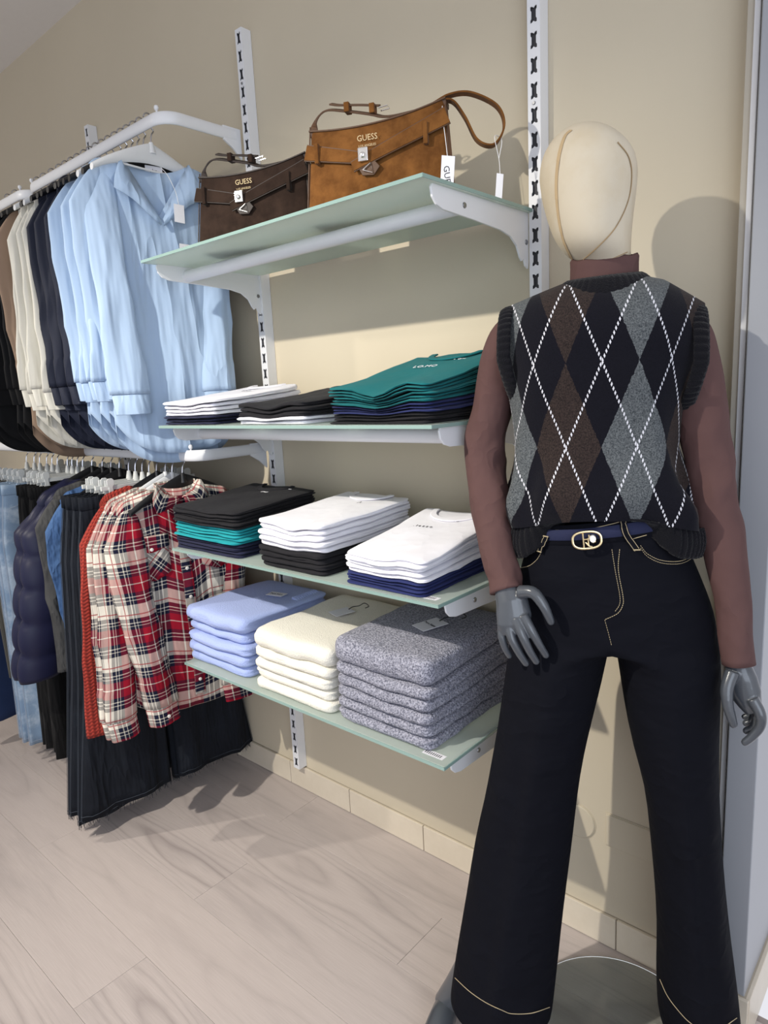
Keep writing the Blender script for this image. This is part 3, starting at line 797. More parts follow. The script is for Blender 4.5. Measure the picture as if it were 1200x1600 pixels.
    tail = smooth_path([(-L/2+0.052, 0.0, H+0.046), (-L/2+0.075, 0.0, H+0.040), (-L/2+0.12, 0.002, H+0.034), (-L/2+0.165, 0.003, H+0.026)], 5)
    ribbon(tail, (0, -0.45, 1), 0.016, 0.0035).build('strap_tail', dark, e, smooth=False, bevel=0.001)
    for xx, zz in ((-L/2+0.092, H+0.033), (-L/2+0.150, H+0.022)):
        MB().box(xx-0.006, xx+0.006, -0.011, 0.012, zz-0.012, zz+0.008).build('strap_keeper', mat, e, smooth=False, bevel=0.0015)
    MB().tube([(-L/2+0.165, -0.008, H+0.018), (-L/2+0.185, -0.008, H+0.020), (-L/2+0.185, 0.010, H+0.020), (-L/2+0.165, 0.010, H+0.018)], 0.0013, 6).build('buckle', M['silver'], e)
    if strap_side:
        lp = smooth_path(strap_side, 8)
        ns = []
        for i in range(len(lp)):
            tg = lp[min(i+1, len(lp)-1)]-lp[max(i-1, 0)]; ns.append(tuple(np.cross(tg, np.array([-0.25, 1.0, 0.0]))))
        ribbon(lp, ns, 0.021, 0.004).build('strap_loop', mat, e, smooth=False, bevel=0.001)
    else:
        lp = smooth_path([(L/2-0.03, 0.01, H+0.004), (L/2+0.004, 0.01, H+0.002), (L/2+0.016, 0.012, H-0.030), (L/2+0.012, 0.012, H-0.080), (L/2+0.004, 0.012, H-0.11)], 6)
        ribbon(lp, (0.9, 0, 0.4), 0.018, 0.004).build('strap_loop', dark, e, smooth=False, bevel=0.001)
    tag(e, label, 'handbag', 'suede handbags on the top shelf')
    return e
zb_ = SHELF[1]+0.0012
h1 = handbag('handbag', (-1.440, -0.268, zb_), math.radians(24), 0.310, 0.192, BRN, BRN_D, 'dark brown suede shoulder bag at the left end of the top shelf', None, None)
h2 = handbag('handbag', (-1.045, -0.238, zb_), math.radians(24), 0.320, 0.205, TAN, TAN_D, 'tan suede shoulder bag with a looped strap and white swing tags', [(0.125, 0.004, 0.215), (0.160, 0.004, 0.226), (0.205, 0.004, 0.222), (0.258, 0.006, 0.190), (0.272, 0.008, 0.150), (0.250, 0.010, 0.118), (0.215, 0.012, 0.132), (0.190, 0.010, 0.180), (0.165, 0.006, 0.214), (0.135, 0.004, 0.218)], True)
swing_tag('swing_tag', h2, [(0.140, -0.040, 0.010), (0.168, -0.040, 0.004), (0.176, -0.040, 0.092), (0.148, -0.040, 0.098)], M['card'], None, [(0.160, -0.040, 0.092), (0.156, -0.036, 0.130), (0.150, -0.030, 0.178), (0.148, -0.015, 0.204), (0.152, 0.0, 0.208)], M['cord_white'], ('GUESS', (0.06, 0, -1), (1, 0, 0)), 0.018)
swing_tag('swing_tag', h2, [(0.252, -0.012, -0.012), (0.266, -0.012, -0.016), (0.272, -0.012, 0.052), (0.258, -0.012, 0.056)], M['card'], None, [(0.265, -0.012, 0.050), (0.262, -0.004, 0.085), (0.254, -0.006, 0.128), (0.262, 0.010, 0.132), (0.268, 0.0, 0.118), (0.262, -0.004, 0.086)], M['cord_white'])
# ------------------------------------------------------------------ mannequin
MQ = np.array([-0.517, -0.245, 0.0]); MV = np.array([-0.392, 0.920, 0.0]); MV /= np.linalg.norm(MV); MU = np.array([MV[1], -MV[0], 0.0])
def mq(x, y, off=0.0):
    d = ray(x, y); t = ((MQ + MV*off - CAM) @ MV)/(d @ MV); X = CAM + d*t
    return np.array([(X-MQ) @ MU, off, X[2]])
DM = float((MQ - CAM) @ MV)
def pl(u, z, off):
    s = (DM+off)/DM
    return (u*s, off, CAM[2] + (z-CAM[2])*s)
man = empty('mannequin', tuple(MQ), math.atan2(MU[1], MU[0]))
tag(man, 'grey mannequin with canvas head wearing argyle vest, brown turtleneck and dark jeans', 'mannequin')

def canvas_mat():
    t = NT('cream_canvas'); v = t.coord('Object'); n = t.noise(v, 6, 5, 0.6)
    t.l(t.mix(t.ramp(n, [(0.45, (0, 0, 0, 1)), (0.75, (1, 1, 1, 1))]), srgb(200, 189, 168), srgb(188, 170, 138)), t.p.inputs['Base Color'])
    t.rough(0.9); t.bump(t.noise(v, 900, 2), 0.3, 0.0005); return t.m
M['canvas'] = canvas_mat()
M['tape'] = plain('seam_tape', srgb(182, 158, 122), 0.9, var=0.1)
M['seam'] = plain('seam_thread', srgb(150, 128, 96), 0.9)
M['mauve'] = cloth('mauve_brown_jersey', srgb(86, 62, 60), var=0.06, bump=0.15, sheen=0.0, wr=((9, 9, 7), 0.004))
M['grey_gloss'] = plain('dark_grey_lacquer', srgb(68, 72, 78), 0.28, var=0.04, coat=0.4)
def denim_mat(name, col, spec=0.2, twill=0.5, fade=0.0, fcol=None, fsc=5, wr=None):
    t = NT(name); v = t.coord('Object'); c = Vector(col[:3])
    n = t.noise(v, 9, 4); w = t.noise(v, 1100, 2)
    base = t.mix(t.math('ADD', t.math('MULTIPLY', n, 0.5), t.math('MULTIPLY', w, 0.5)), tuple(c*0.75)+(1,), tuple(c*1.3)+(1,))
    if fade:
        f = t.ramp(t.noise(v, fsc, 5, 0.65), [(0.45, (0, 0, 0, 1)), (0.7, (1, 1, 1, 1))])
        base = t.mix(t.math('MULTIPLY', f, fade), base, fcol)
    t.l(base, t.p.inputs['Base Color']); t.rough(0.9); t.p.inputs['Specular IOR Level'].default_value = spec
    t.p.inputs['Sheen Weight'].default_value = 0.0
    if wr: t.wrinkle(wr[0], wr[1])
    t.bump(w, 0.3, 0.0005); return t.m
M['jeans'] = denim_mat('raw_indigo_denim', srgb(13, 14, 21), wr=((5, 5, 9), 0.005), spec=0.10)
M['stitch'] = plain('tan_stitching', srgb(176, 160, 128), 0.8)
M['rib'] = knit_mat('black_navy_rib', srgb(13, 13, 19), ribs=(420, 420), bump=0.5)

def argyle_mat():
    t = NT('argyle_wool'); tc = t.n('ShaderNodeTexCoord'); sp = t.n('ShaderNodeSeparateXYZ'); t.l(tc.outputs['UV'], sp.inputs[0])
    Wd, Hd = 0.118, 0.288
    U = t.math('ADD', sp.outputs[0], 0.009); Z = t.math('SUBTRACT', sp.outputs[1], 1.449)
    u = t.math('DIVIDE', U, Wd); z = t.math('DIVIDE', Z, Hd)
    v = t.coord('Object'); nz = t.noise(v, 420, 3, 0.7); wob = t.math('MULTIPLY', t.math('SUBTRACT', t.noise(v, 160, 2), 0.5), 0.045)
    a = t.math('ADD', t.math('ADD', t.math('ADD', u, z), 0.5), wob); b = t.math('ADD', t.math('ADD', t.math('SUBTRACT', u, z), 0.5), wob)
    k = t.math('ADD', t.math('FLOOR', a), t.math('FLOOR', b))
    km = t.math('FLOORED_MODULO', t.math('ADD', k, 0.25), 4.0)
    isg = t.math('COMPARE', km, 1.25, 0.4); isb = t.math('COMPARE', km, 3.25, 0.4)
    navy = t.mix(nz, srgb(7, 7, 12), srgb(23, 23, 32))
    fl = t.ramp(nz, [(0.35, (0, 0, 0, 1)), (0.65, (1, 1, 1, 1))])
    grey = t.mix(fl, srgb(48, 52, 56), srgb(104, 108, 110)); brown = t.mix(fl, srgb(28, 24, 24), srgb(58, 48, 45))
    c = t.mix(isg, navy, grey); c = t.mix(isb, c, brown)
    a2 = t.math('ADD', t.math('ADD', u, z), 0.5); b2 = t.math('ADD', t.math('SUBTRACT', u, z), 0.5)
    def dash(p, q):
        near = t.math('LESS_THAN', t.math('ABSOLUTE', t.math('SUBTRACT', t.math('FRACT', p), 0.5)), 0.016)
        on = t.math('LESS_THAN', t.math('FRACT', t.math('MULTIPLY', q, 20.0)), 0.55)
        return t.math('MULTIPLY', near, on)
    ds = t.math('MAXIMUM', dash(a2, b2), dash(b2, a2))
    c = t.mix(ds, c, srgb(205, 205, 212))
    t.l(c, t.p.inputs['Base Color']); t.rough(0.95); t.p.inputs['Sheen Weight'].default_value = 0.05; t.p.inputs['Specular IOR Level'].default_value = 0.1
    t.bump(t.math('ADD', nz, t.math('MULTIPLY', ds, 0.8)), 0.6, 0.0012); return t.m
M['argyle'] = argyle_mat()

def ell(uc, vc, z, a, bf, bb, n=40, sq=2.3):
    """ring: half width a, front depth bf (towards -y), back depth bb"""
    r = []
    for k in range(n):
        th = 2*math.pi*k/n - math.pi/2
        c, s = math.cos(th), math.sin(th)
        cc = math.copysign(abs(c)**(2/sq), c); ss = math.copysign(abs(s)**(2/sq), s)
        r.append((uc + a*cc, vc + (bf if s < 0 else bb)*ss, z))
    return r
def bvh_of(o):
    me = o.data
    return BVHTree.FromPolygons([v.co.copy() for v in me.vertices], [tuple(p.vertices) for p in me.polygons])
CAML = Vector((0.0, -DM, float(CAM[2])))
def cast(bvh, x, y, lift=0.001):
    p = mq(x, y, 0.0); d = (Vector(p) - CAML).normalized()
    h = bvh.ray_cast(CAML, d)
    if h[0] is None: return None, None
    nrm = h[1] if h[1].dot(d) < 0 else -h[1]
    return np.array(h[0] + nrm*lift), np.array(nrm)
def surf_line(bvh, pts, name, mat, parent, r=0.0007, dash=None, lift=0.0004, width=None):
    P = smooth_path([(a, b, 0) for a, b in pts], 10); out = []; ns = []
    for p in P:
        q, nn = cast(bvh, p[0], p[1], lift)
        if q is not None: out.append(q); ns.append(nn)
    mb = MB()
    if width: mb = ribbon(out, ns, width, 0.0006)
    elif dash:
        L = [0.0]
        for a, b in zip(out[:-1], out[1:]): L.append(L[-1]+float(np.linalg.norm(b-a)))
        O = np.array(out); s = 0.0
        while s + dash*0.65 < L[-1]:
            seg = [[np.interp(s+dash*0.65*k/2, L, O[:, j]) for j in range(3)] for k in range(3)]
            mb.tube(seg, r, 5); s += dash
    else: mb.tube(out, r, 6)
    return mb.build(name, mat, parent, smooth=not width)

# head and neck
hd = []
tab = [  # z, left, right, front, back, vcentre
 (1.600, -0.040, 0.038, 0.045, 0.045, 0.020), (1.622, -0.046, 0.037, 0.058, 0.047, 0.014), (1.634, -0.066, 0.037, 0.075, 0.049, 0.006), (1.650, -0.082, 0.037, 0.086, 0.055, 0.0), (1.672, -0.095, 0.038, 0.094, 0.064, 0.0), (1.700, -0.105, 0.0405, 0.099, 0.076, 0.0),
 (1.735, -0.1145, 0.0445, 0.101, 0.088, 0.0), (1.770, -0.1195, 0.0470, 0.099, 0.092, 0.0), (1.795, -0.117, 0.0415, 0.093, 0.088, 0.0), (1.815, -0.110, 0.030, 0.082, 0.078, 0.0), (1.832, -0.097, 0.012, 0.066, 0.062, 0.0), (1.844, -0.080, -0.006, 0.045, 0.042, 0.0), (1.850, -0.062, -0.026, 0.020, 0.02, 0.0)]
zz = np.linspace(1.600, 1.850, 34)
zz = list(zz[:-6]) + [1.812, 1.822, 1.831, 1.838, 1.844, 1.848, 1.850]
for z in sorted(zz):
    q = [float(np.interp(z, [t[0] for t in tab], [t[i] for t in tab])) for i in range(1, 6)]
    hd.append(ell((q[0]+q[1])/2, q[4], z, (q[1]-q[0])/2, q[2], q[3], 44, 2.0))
head = MB().loft(hd).build('head', M['canvas'], man, angle=0)
sm = head.modifiers.new('smooth', 'SMOOTH'); sm.iterations = 6; sm.factor = 0.5
hb = bvh_of(head)
surf_line(hb, [(892, 203), (882, 214), (873, 245), (869, 290), (872, 335), (880, 375), (893, 405)], 'seam_tape', M['tape'], head, width=0.0066, lift=0.0001)
surf_line(hb, [(965, 222), (982, 245), (987, 275), (981, 315), (962, 355), (935, 385), (906, 410)], 'seam', M['seam'], head, r=0.0010, lift=0.0004)
surf_line(hb, [(905, 416), (930, 411), (960, 402), (980, 394)], 'seam', M['seam'], head, r=0.0008)
neck = [ell(-0.004, 0.022, z, a, a, a, 32, 2.0) for z, a in ((1.52, 0.050), (1.56, 0.045), (1.60, 0.0425), (1.635, 0.0415), (1.66, 0.040))]
MB().loft(neck).build('neck', M['canvas'], man)

# turtleneck: collar, body under the vest, two sleeves
top = empty('turtleneck_top'); top.parent = man
col = []
cz = lambda a, t: 0.006*math.sin(a)
for z, a, dv in ((1.560, 0.063, 0), (1.575, 0.0610, 0), (1.600, 0.0590, 0), (1.620, 0.0585, 0), (1.631, 0.0590, 0), (1.6345, 0.0570, 0), (1.630, 0.0545, 0), (1.600, 0.0535, 0)):
    rg = ell(-0.008, 0.012, z, a, a*0.98, a*0.98, 48, 2.0)
    col.append([(x, y, zz_ + (-0.010*(-(y-0.012)/a) if z > 1.60 else -0.004*(-(y-0.012)/a)) + 0.0012*math.sin(9*math.atan2(y, x)+z*60)) for x, y, zz_ in rg])
MB().loft(col, False, False).build('collar', M['mauve'], top, angle=0)
def sleeve(tab, name, seed):
    P = smooth_path([pl(u, z, off) for (u, z, off, r) in tab], 9); R = smooth_path([(r, 0, 0) for (u, z, off, r) in tab], 9)
    rings = tube_rings(P, [float(r[0]) for r in R], 32, None, up=(0, -1, 0)); out = []
    for i, rg in enumerate(rings):
        c = P[i]; t = i/len(rings); new = []
        for k, p in enumerate(rg):
            v = np.array(p)-c; a = 2*math.pi*k/32
            el = math.exp(-((t-0.52)/0.16)**2) + 0.7*math.exp(-((t-0.93)/0.10)**2) + 0.15
            wr = 0.070*el*(1-2*abs(math.sin(17*t + 1.3*math.sin(a+seed) + seed))) + 0.09*el*noise.noise(Vector((math.cos(a)*1.3+seed, math.sin(a)*1.3, t*16)))
            wr += 0.04*noise.noise(Vector((math.cos(a)+seed, math.sin(a), t*5)))
            new.append(c + v*(1+wr))
        out.append(new)
    return MB().loft(out).build(name, M['mauve'], top, angle=0)
armL = [(-0.145, 1.515, 0.00, 0.036), (-0.172, 1.503, 0.00, 0.040), (-0.191, 1.46, 0.005, 0.0415), (-0.211, 1.374, 0.02, 0.0400), (-0.229, 1.285, 0.02, 0.0400), (-0.217, 1.19, -0.01, 0.0405), (-0.208, 1.10, -0.05, 0.0345), (-0.196, 1.045, -0.075, 0.0320), (-0.188, 1.008, -0.09, 0.0325)]
armR = [(0.105, 1.500, 0.00, 0.036), (0.130, 1.486, 0.00, 0.040), (0.144, 1.437, 0.00, 0.0415), (0.163, 1.334, 0.00, 0.0425), (0.176, 1.24, -0.005, 0.041), (0.192, 1.16, -0.02, 0.0385), (0.211, 1.07, -0.035, 0.0335), (0.224, 0.99, -0.045, 0.0290), (0.236, 0.888, -0.055, 0.0280)]
sL = sleeve(armL, 'sleeve', 1.3); sR = sleeve(armR, 'sleeve', 4.1)

# vest
vest = empty('argyle_vest'); vest.parent = man
vt = [ # z, left, right, front, back
 (1.100, -0.176, 0.165, 0.108, 0.10), (1.150, -0.176, 0.168, 0.118, 0.10), (1.185, -0.175, 0.162, 0.122, 0.10), (1.235, -0.173, 0.138, 0.116, 0.095), (1.290, -0.171, 0.124, 0.110, 0.095), (1.36, -0.172, 0.127, 0.114, 0.10), (1.42, -0.176, 0.140, 0.118, 0.10), (1.47, -0.180, 0.150, 0.110, 0.10), (1.52, -0.186, 0.158, 0.090, 0.09), (1.55, -0.188, 0.160, 0.066, 0.07), (1.570, -0.186, 0.158, 0.040, 0.045)]
def vrow(z): return [float(np.interp(z, [t[0] for t in vt], [t[i] for t in vt])) for i in range(1, 5)]
def ztop(u): # shoulder line
    uc = -0.008; d = abs(u-uc)
    return float(np.interp(d, [0, 0.070, 0.10, 0.165, 0.185], [1.592, 1.592, 1.583, 1.562 if u < 0 else 1.540, 1.545 if u < 0 else 1.518]))
NB = 96
def vest_ring(s, zb=1.150, rib=None):
    """s 0..1 from the bottom of the argyle cloth to the shoulder line"""
    zm = zb + (1.570-zb)*s; l, r, bf, bb = vrow(zm); uc, a = (l+r)/2, (r-l)/2
    k = 1.0 if s < 0.72 else math.sqrt(max(0.0, 1-((s-0.72)/0.28)**2))
    rg = []
    for j in range(NB):
        th = 2*math.pi*j/NB - math.pi/2; c, sn = math.cos(th), math.sin(th)
        cc = math.copysign(abs(c)**0.85, c); ss = math.copysign(abs(sn)**0.85, sn)
        u = uc + a*cc; kk = k
        d = (bf if sn < 0 else bb)*(ss)
        if s > 0.72: d = (0.118 if sn < 0 else 0.10)*ss*max(k, 0.10)
        zt = ztop(u)
        zl = zb + 0.030*max(0.0, -sn)**3
        z = zl + (zt-zl)*s
        # folds: soft drapes, blousing above the hem
        fo = 0.008*math.sin(7*th+5*s)*(1-s)**2 + 0.010*math.exp(-((s-0.12)/0.12)**2)*math.sin(9*th+1.0) + 0.010*math.exp(-((s-0.10)/0.09)**2)
        fo += 0.014*noise.noise(Vector((c*2, sn*2, s*4)))*(1-s)
        rg.append((u + fo*cc, d + fo*ss, z))
    return rg
def metric_loft(rings, name, mat, parent, cap1=True, zc=None):
    """loft with uv in metres: arc length from the front centre, height"""
    mb = MB(); n = len(rings[0]); V = [p for r in rings for p in r]; F = []; UVs = []
    arcs = []
    for r in rings:
        R = np.array(r); fc = 0; seg = np.linalg.norm(np.roll(R, -1, 0)-R, axis=1)
        a = [0.0]
        for q in range(n//2): a.append(a[-1]+seg[q])
        b = [0.0]
        for q in range(n//2): b.append(b[-1]-seg[(n-1-q) % n])
        arcs.append((a, b, R[0][0]))
    for i in range(len(rings)-1):
        for j in range(n):
            k = (j+1) % n
            def U(ii, jj, right):
                a, b, x0 = arcs[ii]
                return x0 + (a[jj] if right else b[(n-jj) % n] if jj != 0 else 0.0)
            right = j < n//2
            jj, kk = j, (j+1 if right else (j+1) % n)
            f = (i*n+j, i*n+k, (i+1)*n+k, (i+1)*n+j)
            F.append(f)
            UVs.append([(U(i, jj, right), V[f[0]][2]), (U(i, kk, right), V[f[1]][2]), (U(i+1, kk, right), V[f[2]][2]), (U(i+1, jj, right), V[f[3]][2])])
    mb.add(V, F, UVs)
    if cap1: mb.add(rings[-1], [tuple(range(n))])
    return mb.build(name, mat, parent, angle=0)
ss_ = [0, 0.03, 0.06, 0.1, 0.14, 0.2, 0.27, 0.35, 0.43, 0.5, 0.57, 0.64, 0.70, 0.74, 0.78, 0.82, 0.86, 0.90, 0.93, 0.96, 0.98, 0.993, 1.0]
vbody = metric_loft([vest_ring(s) for s in ss_], 'vest_body', M['argyle'], vest)
def rib_ring(ring, dz, amp, nr, shrink=1.0, zof=None):
    out = []; n = len(ring); c = np.mean(np.array(ring), axis=0)
    return out
# hem band: hangs at the sides, tucked into the waistband in front
NBH = 288
def hem_ring(t):
    l, r, bf, bb = vrow(1.150); uc, a = (l+r)/2, (r-l)/2; rg = []
    for j in range(NBH):
        th = 2*math.pi*j/NBH - math.pi/2; c, sn = math.cos(th), math.sin(th)
        cc = math.copysign(abs(c)**0.85, c); ss = math.copysign(abs(sn)**0.85, sn)
        u = a*cc
        tuck = max(0.0, min(1.0, (0.138-abs(u+uc+0.014))/0.065))*(1 if sn < 0 else 0)
        tuck = tuck*tuck*(3-2*tuck)
        ribm = 1+0.011*math.sin(72*th*1.0)
        scale = 1.0 - 0.01*t - tuck*0.30*min(1, t*1.8) + 0.03*math.sin(math.pi*t)*(1-tuck)
        length = 0.062*(1-tuck) + 0.004*tuck
        fo = 0.006*math.exp(-((0-0.10)/0.10)**2)*math.sin(11*th+1.0)
        z = 1.153 + 0.030*max(0.0, -sn)**3 - length*t + 0.010*max(0.0, u/a)*t
        rg.append((uc + u*scale*ribm, (bf if sn < 0 else bb)*ss*scale*ribm, z))
    return rg
MB().loft([hem_ring(t) for t in (0, 0.12, 0.3, 0.5, 0.7, 0.88, 1.0)], False, False).build('ribbed_hem', M['rib'], vest, solid=0.004, angle=0)
# neck rib
nr_ = []
for t in np.linspace(0, 1, 7):
    rad = 0.064 + 0.026*t; z = 1.598 - 0.036*t**1.4; rg = []
    for j in range(240):
        th = 2*math.pi*j/240; rr = rad*(1+0.012*math.sin(40*th)) + 0.004*math.sin(math.pi*t)
        dz = -0.026*max(0, -math.sin(th))*t - 0.006*max(0, -math.sin(th)) + 0.002*math.cos(th)
        rg.append((-0.008+rr*math.cos(th)*0.98, 0.006+rr*math.sin(th)*1.0, z+dz))
    nr_.append(rg)
MB().loft(nr_, False, False).build('ribbed_neckband', M['rib'], vest, solid=0.004, angle=0)
# armhole ribs
for sgn, uc, zc in ((-1, -0.183, 1.462), (1, 0.152, 1.440)):
    rings = []
    for t in np.linspace(0, 1, 6):
        rg = []
        for j in range(240):
            th = 2*math.pi*j/240
            rib = 1+0.016*math.sin(44*th)
            rv, rz_ = 0.077*rib, (0.096 if math.sin(th) > 0 else 0.082)*rib
            e = 0.003*math.sin(math.pi*t)
            inw = 0.020*max(0, -math.sin(th))  # follows the body under the arm
            u = uc + sgn*(-0.018+0.024*t) - sgn*inw*0.9
            kq = 1.0 - 0.06*t
            rg.append((u, rv*math.cos(th)*kq+ (e if math.cos(th) > 0 else -e), zc+rz_*math.sin(th)*kq + e*math.sin(th)))
        rings.append(rg)
    MB().loft(rings, False, False).build('ribbed_armhole', M['rib'], vest, solid=0.004, angle=0)

# jeans
jeans = empty('wide_leg_jeans'); jeans.parent = man
NJ = 48
def hipring(l, r, bf, bb, z, tilt=0.0, vc=0.0):
    rg = []; uc, a = (l+r)/2, (r-l)/2
    for k in range(NJ):
        th = 2*math.pi*k/NJ - math.pi/2; c, s = math.cos(th), math.sin(th)
        cc = math.copysign(abs(c)**0.9, c); ss = math.copysign(abs(s)**0.9, s)
        rg.append((uc+a*cc, vc+(bf if s < 0 else bb)*ss, z+tilt*cc))
    return rg
hips = [hipring(-0.131, 0.110, 0.106, 0.09, 1.172, 0.018), hipring(-0.137, 0.118, 0.107, 0.092, 1.150, 0.017), hipring(-0.146, 0.132, 0.108, 0.097, 1.120, 0.014), hipring(-0.160, 0.154, 0.110, 0.104, 1.072, 0.010), hipring(-0.170, 0.177, 0.112, 0.112, 1.020, 0.006), hipring(-0.175, 0.190, 0.112, 0.118, 0.985, 0.003), hipring(-0.178, 0.196, 0.112, 0.116, 0.955, 0.0), hipring(-0.180, 0.198, 0.111, 0.110, 0.935, 0.0)]
mb = MB(); V = [p for r in hips for p in r]; F = []
for i in range(len(hips)-1):
    for j in range(NJ):
        k = (j+1) % NJ; F.append((i*NJ+j, i*NJ+k, (i+1)*NJ+k, (i+1)*NJ+j))
last = hips[-1]; base = (len(hips)-1)*NJ; H2 = NJ//2; NI = 7
fc, bc = np.array(last[0]), np.array(last[H2])
inner = []
for q in range(1, NI+1):
    t = q/(NI+1); p = fc + (bc-fc)*t; p = np.array([0.016, p[1], 0.935 - 0.006*math.sin(math.pi*t)])
    inner.append(len(V)); V.append(tuple(p))
# leg loops (right: 0..H2 then back through the middle; left: H2..0)
loopR = [base+j for j in range(0, H2+1)] + inner[::-1]
loopL = [base+(H2+j) % NJ for j in range(0, H2+1)] + inner
def leg(loop, tabl, side):
    n = len(loop); prev = loop; nn = n
    P0 = [np.array(V[i]) for i in loop]
    for (l, r, z, off, bf, bb) in tabl:
        l, _, zl = pl(l, z, off); r, _, _z = pl(r, z, off); uc, a = (l+r)/2, (r-l)/2
        idx = []
        for k in range(n):
            if k <= H2:
                a0 = -math.pi/2 + math.pi*k/H2 if side > 0 else math.pi/2 + math.pi*k/H2
            else:
                q = (k-H2)/(NI+1)
                a0 = (math.pi/2 + math.pi*q) if side > 0 else (-math.pi/2 + math.pi*q) 
            c, s = math.cos(a0), math.sin(a0)
            cc = math.copysign(abs(c)**0.92, c); ss = math.copysign(abs(s)**0.92, s)
            crease = 0.016*math.exp(-((abs(c))/0.13)**2)*(1 if s < 0 else 0.6)*min(1, (0.95-z)/0.3)
            w = 0.006*noise.noise(Vector((c*1.5+side*3, s*1.5, z*5)))
            d = (bf if s < 0 else bb)*ss + math.copysign(crease, s)
            idx.append(len(V)); V.append((uc+(a+w)*cc, off+d+w*ss, zl))
        for k in range(n):
            k2 = (k+1) % n; F.append((prev[k], prev[k2], idx[k2], idx[k]))
        prev = idx
    return prev
legL = [(-0.184, 0.0125, 0.908, -0.001, 0.110, 0.104), (-0.190, 0.004, 0.865, -0.003, 0.107, 0.100), (-0.200, -0.009, 0.80, -0.008, 0.102, 0.094), (-0.214, -0.028, 0.71, -0.016, 0.095, 0.09), (-0.228, -0.044, 0.62, -0.024, 0.088, 0.085), (-0.240, -0.055, 0.54, -0.030, 0.082, 0.084), (-0.262, -0.064, 0.45, -0.037, 0.082, 0.086), (-0.288, -0.078, 0.30, -0.052, 0.088, 0.094), (-0.310, -0.090, 0.18, -0.064, 0.094, 0.10), (-0.326, -0.100, 0.08, -0.074, 0.098, 0.104), (-0.332, -0.104, 0.042, -0.079, 0.100, 0.106), (-0.333, -0.105, 0.030, -0.080, 0.100, 0.106)]
legR = [(0.0200, 0.2005, 0.908, 0.0, 0.109, 0.104), (0.028, 0.203, 0.865, 0.0, 0.106, 0.100), (0.038, 0.205, 0.80, 0.0, 0.100, 0.094), (0.052, 0.209, 0.71, 0.0, 0.093, 0.09), (0.078, 0.215, 0.62, 0.0, 0.084, 0.085), (0.090, 0.222, 0.52, 0.002, 0.080, 0.084), (0.100, 0.230, 0.42, 0.005, 0.082, 0.086), (0.108, 0.245, 0.30, 0.008, 0.088, 0.092), (0.106, 0.260, 0.20, 0.010, 0.096, 0.10), (0.110, 0.270, 0.12, 0.012, 0.102, 0.104), (0.113, 0.273, 0.098, 0.012, 0.104, 0.104)]
leg(loopL, legL, -1); leg(loopR, legR, 1)
mb.add(V, F); jb = mb.build('denim', M['jeans'], jeans, solid=0.002, angle=0)
sd = jb.modifiers.new('sub', 'SUBSURF'); sd.levels = 1; sd.render_levels = 1
jv = bvh_of(jb)
# waistband, belt, loops, buckle
def band(z0, z1, grow, name, mat, parent, tilt=0.0175):
    rings = []
    for z in (z0, z0+0.001, z1-0.001, z1):
        g = grow if z0 < z < z1 else grow-0.0012
        t = (1.172-z)/0.052
        l, r = -0.131-0.015*t-g, 0.110+0.022*t+g
        rings.append(hipring(l, r, 0.1065+g, 0.092+g, z, tilt-0.003*t))
    return MB().loft(rings, False, False).build(name, mat, parent, angle=60)
band(1.137, 1.175, 0.0035, 'waistband', M['jeans'], jeans)
bel = band(1.146, 1.167, 0.0062, 'belt', denim_mat('navy_fabric_belt', srgb(38, 42, 68)), man)
jv2 = bvh_of(bel); 
S = M['stitch']
surf_line(jv, [(972-4, 858), (966, 890), (973, 930), (973, 945), (965, 958), (945, 968)], 'fly_stitch', S, jeans, r=0.0006, dash=0.0040, lift=0.0016)
surf_line(jv, [(956, 858), (961, 890), (968, 928), (968, 944), (961, 955)], 'fly_stitch', S, jeans, r=0.0005, dash=0.0040, lift=0.0016)
surf_line(jv, [(945, 968), (951, 990), (956, 1010)], 'seam_stitch', S, jeans, r=0.0004, dash=0.0045, lift=0.0016)
surf_line(jv, [(1000, 852), (1012, 866), (1035, 876), (1065, 876), (1088, 862)], 'pocket_stitch', S, jeans, r=0.0006, dash=0.0040, lift=0.0016)
surf_line(jv, [(1000, 856), (1012, 870), (1035, 880), (1065, 880), (1090, 866)], 'pocket_stitch', S, jeans, r=0.0005, dash=0.0040, lift=0.0016)
surf_line(jv, [(848, 860), (840, 874), (828, 884), (812, 888)], 'pocket_stitch', S, jeans, r=0.0006, dash=0.0040, lift=0.0016)
wbv = bvh_of([o for o in jeans.children if o.name.startswith('waistband')][0])
surf_line(wbv, [(868, 828), (905, 829), (950, 820), (1003, 806)], 'waist_stitch', S, jeans, r=0.0006, lift=0.0006)
surf_line(wbv, [(866, 852), (905, 858), (950, 852), (1010, 836)], 'waist_stitch', S, jeans, r=0.0006, lift=0.0006)
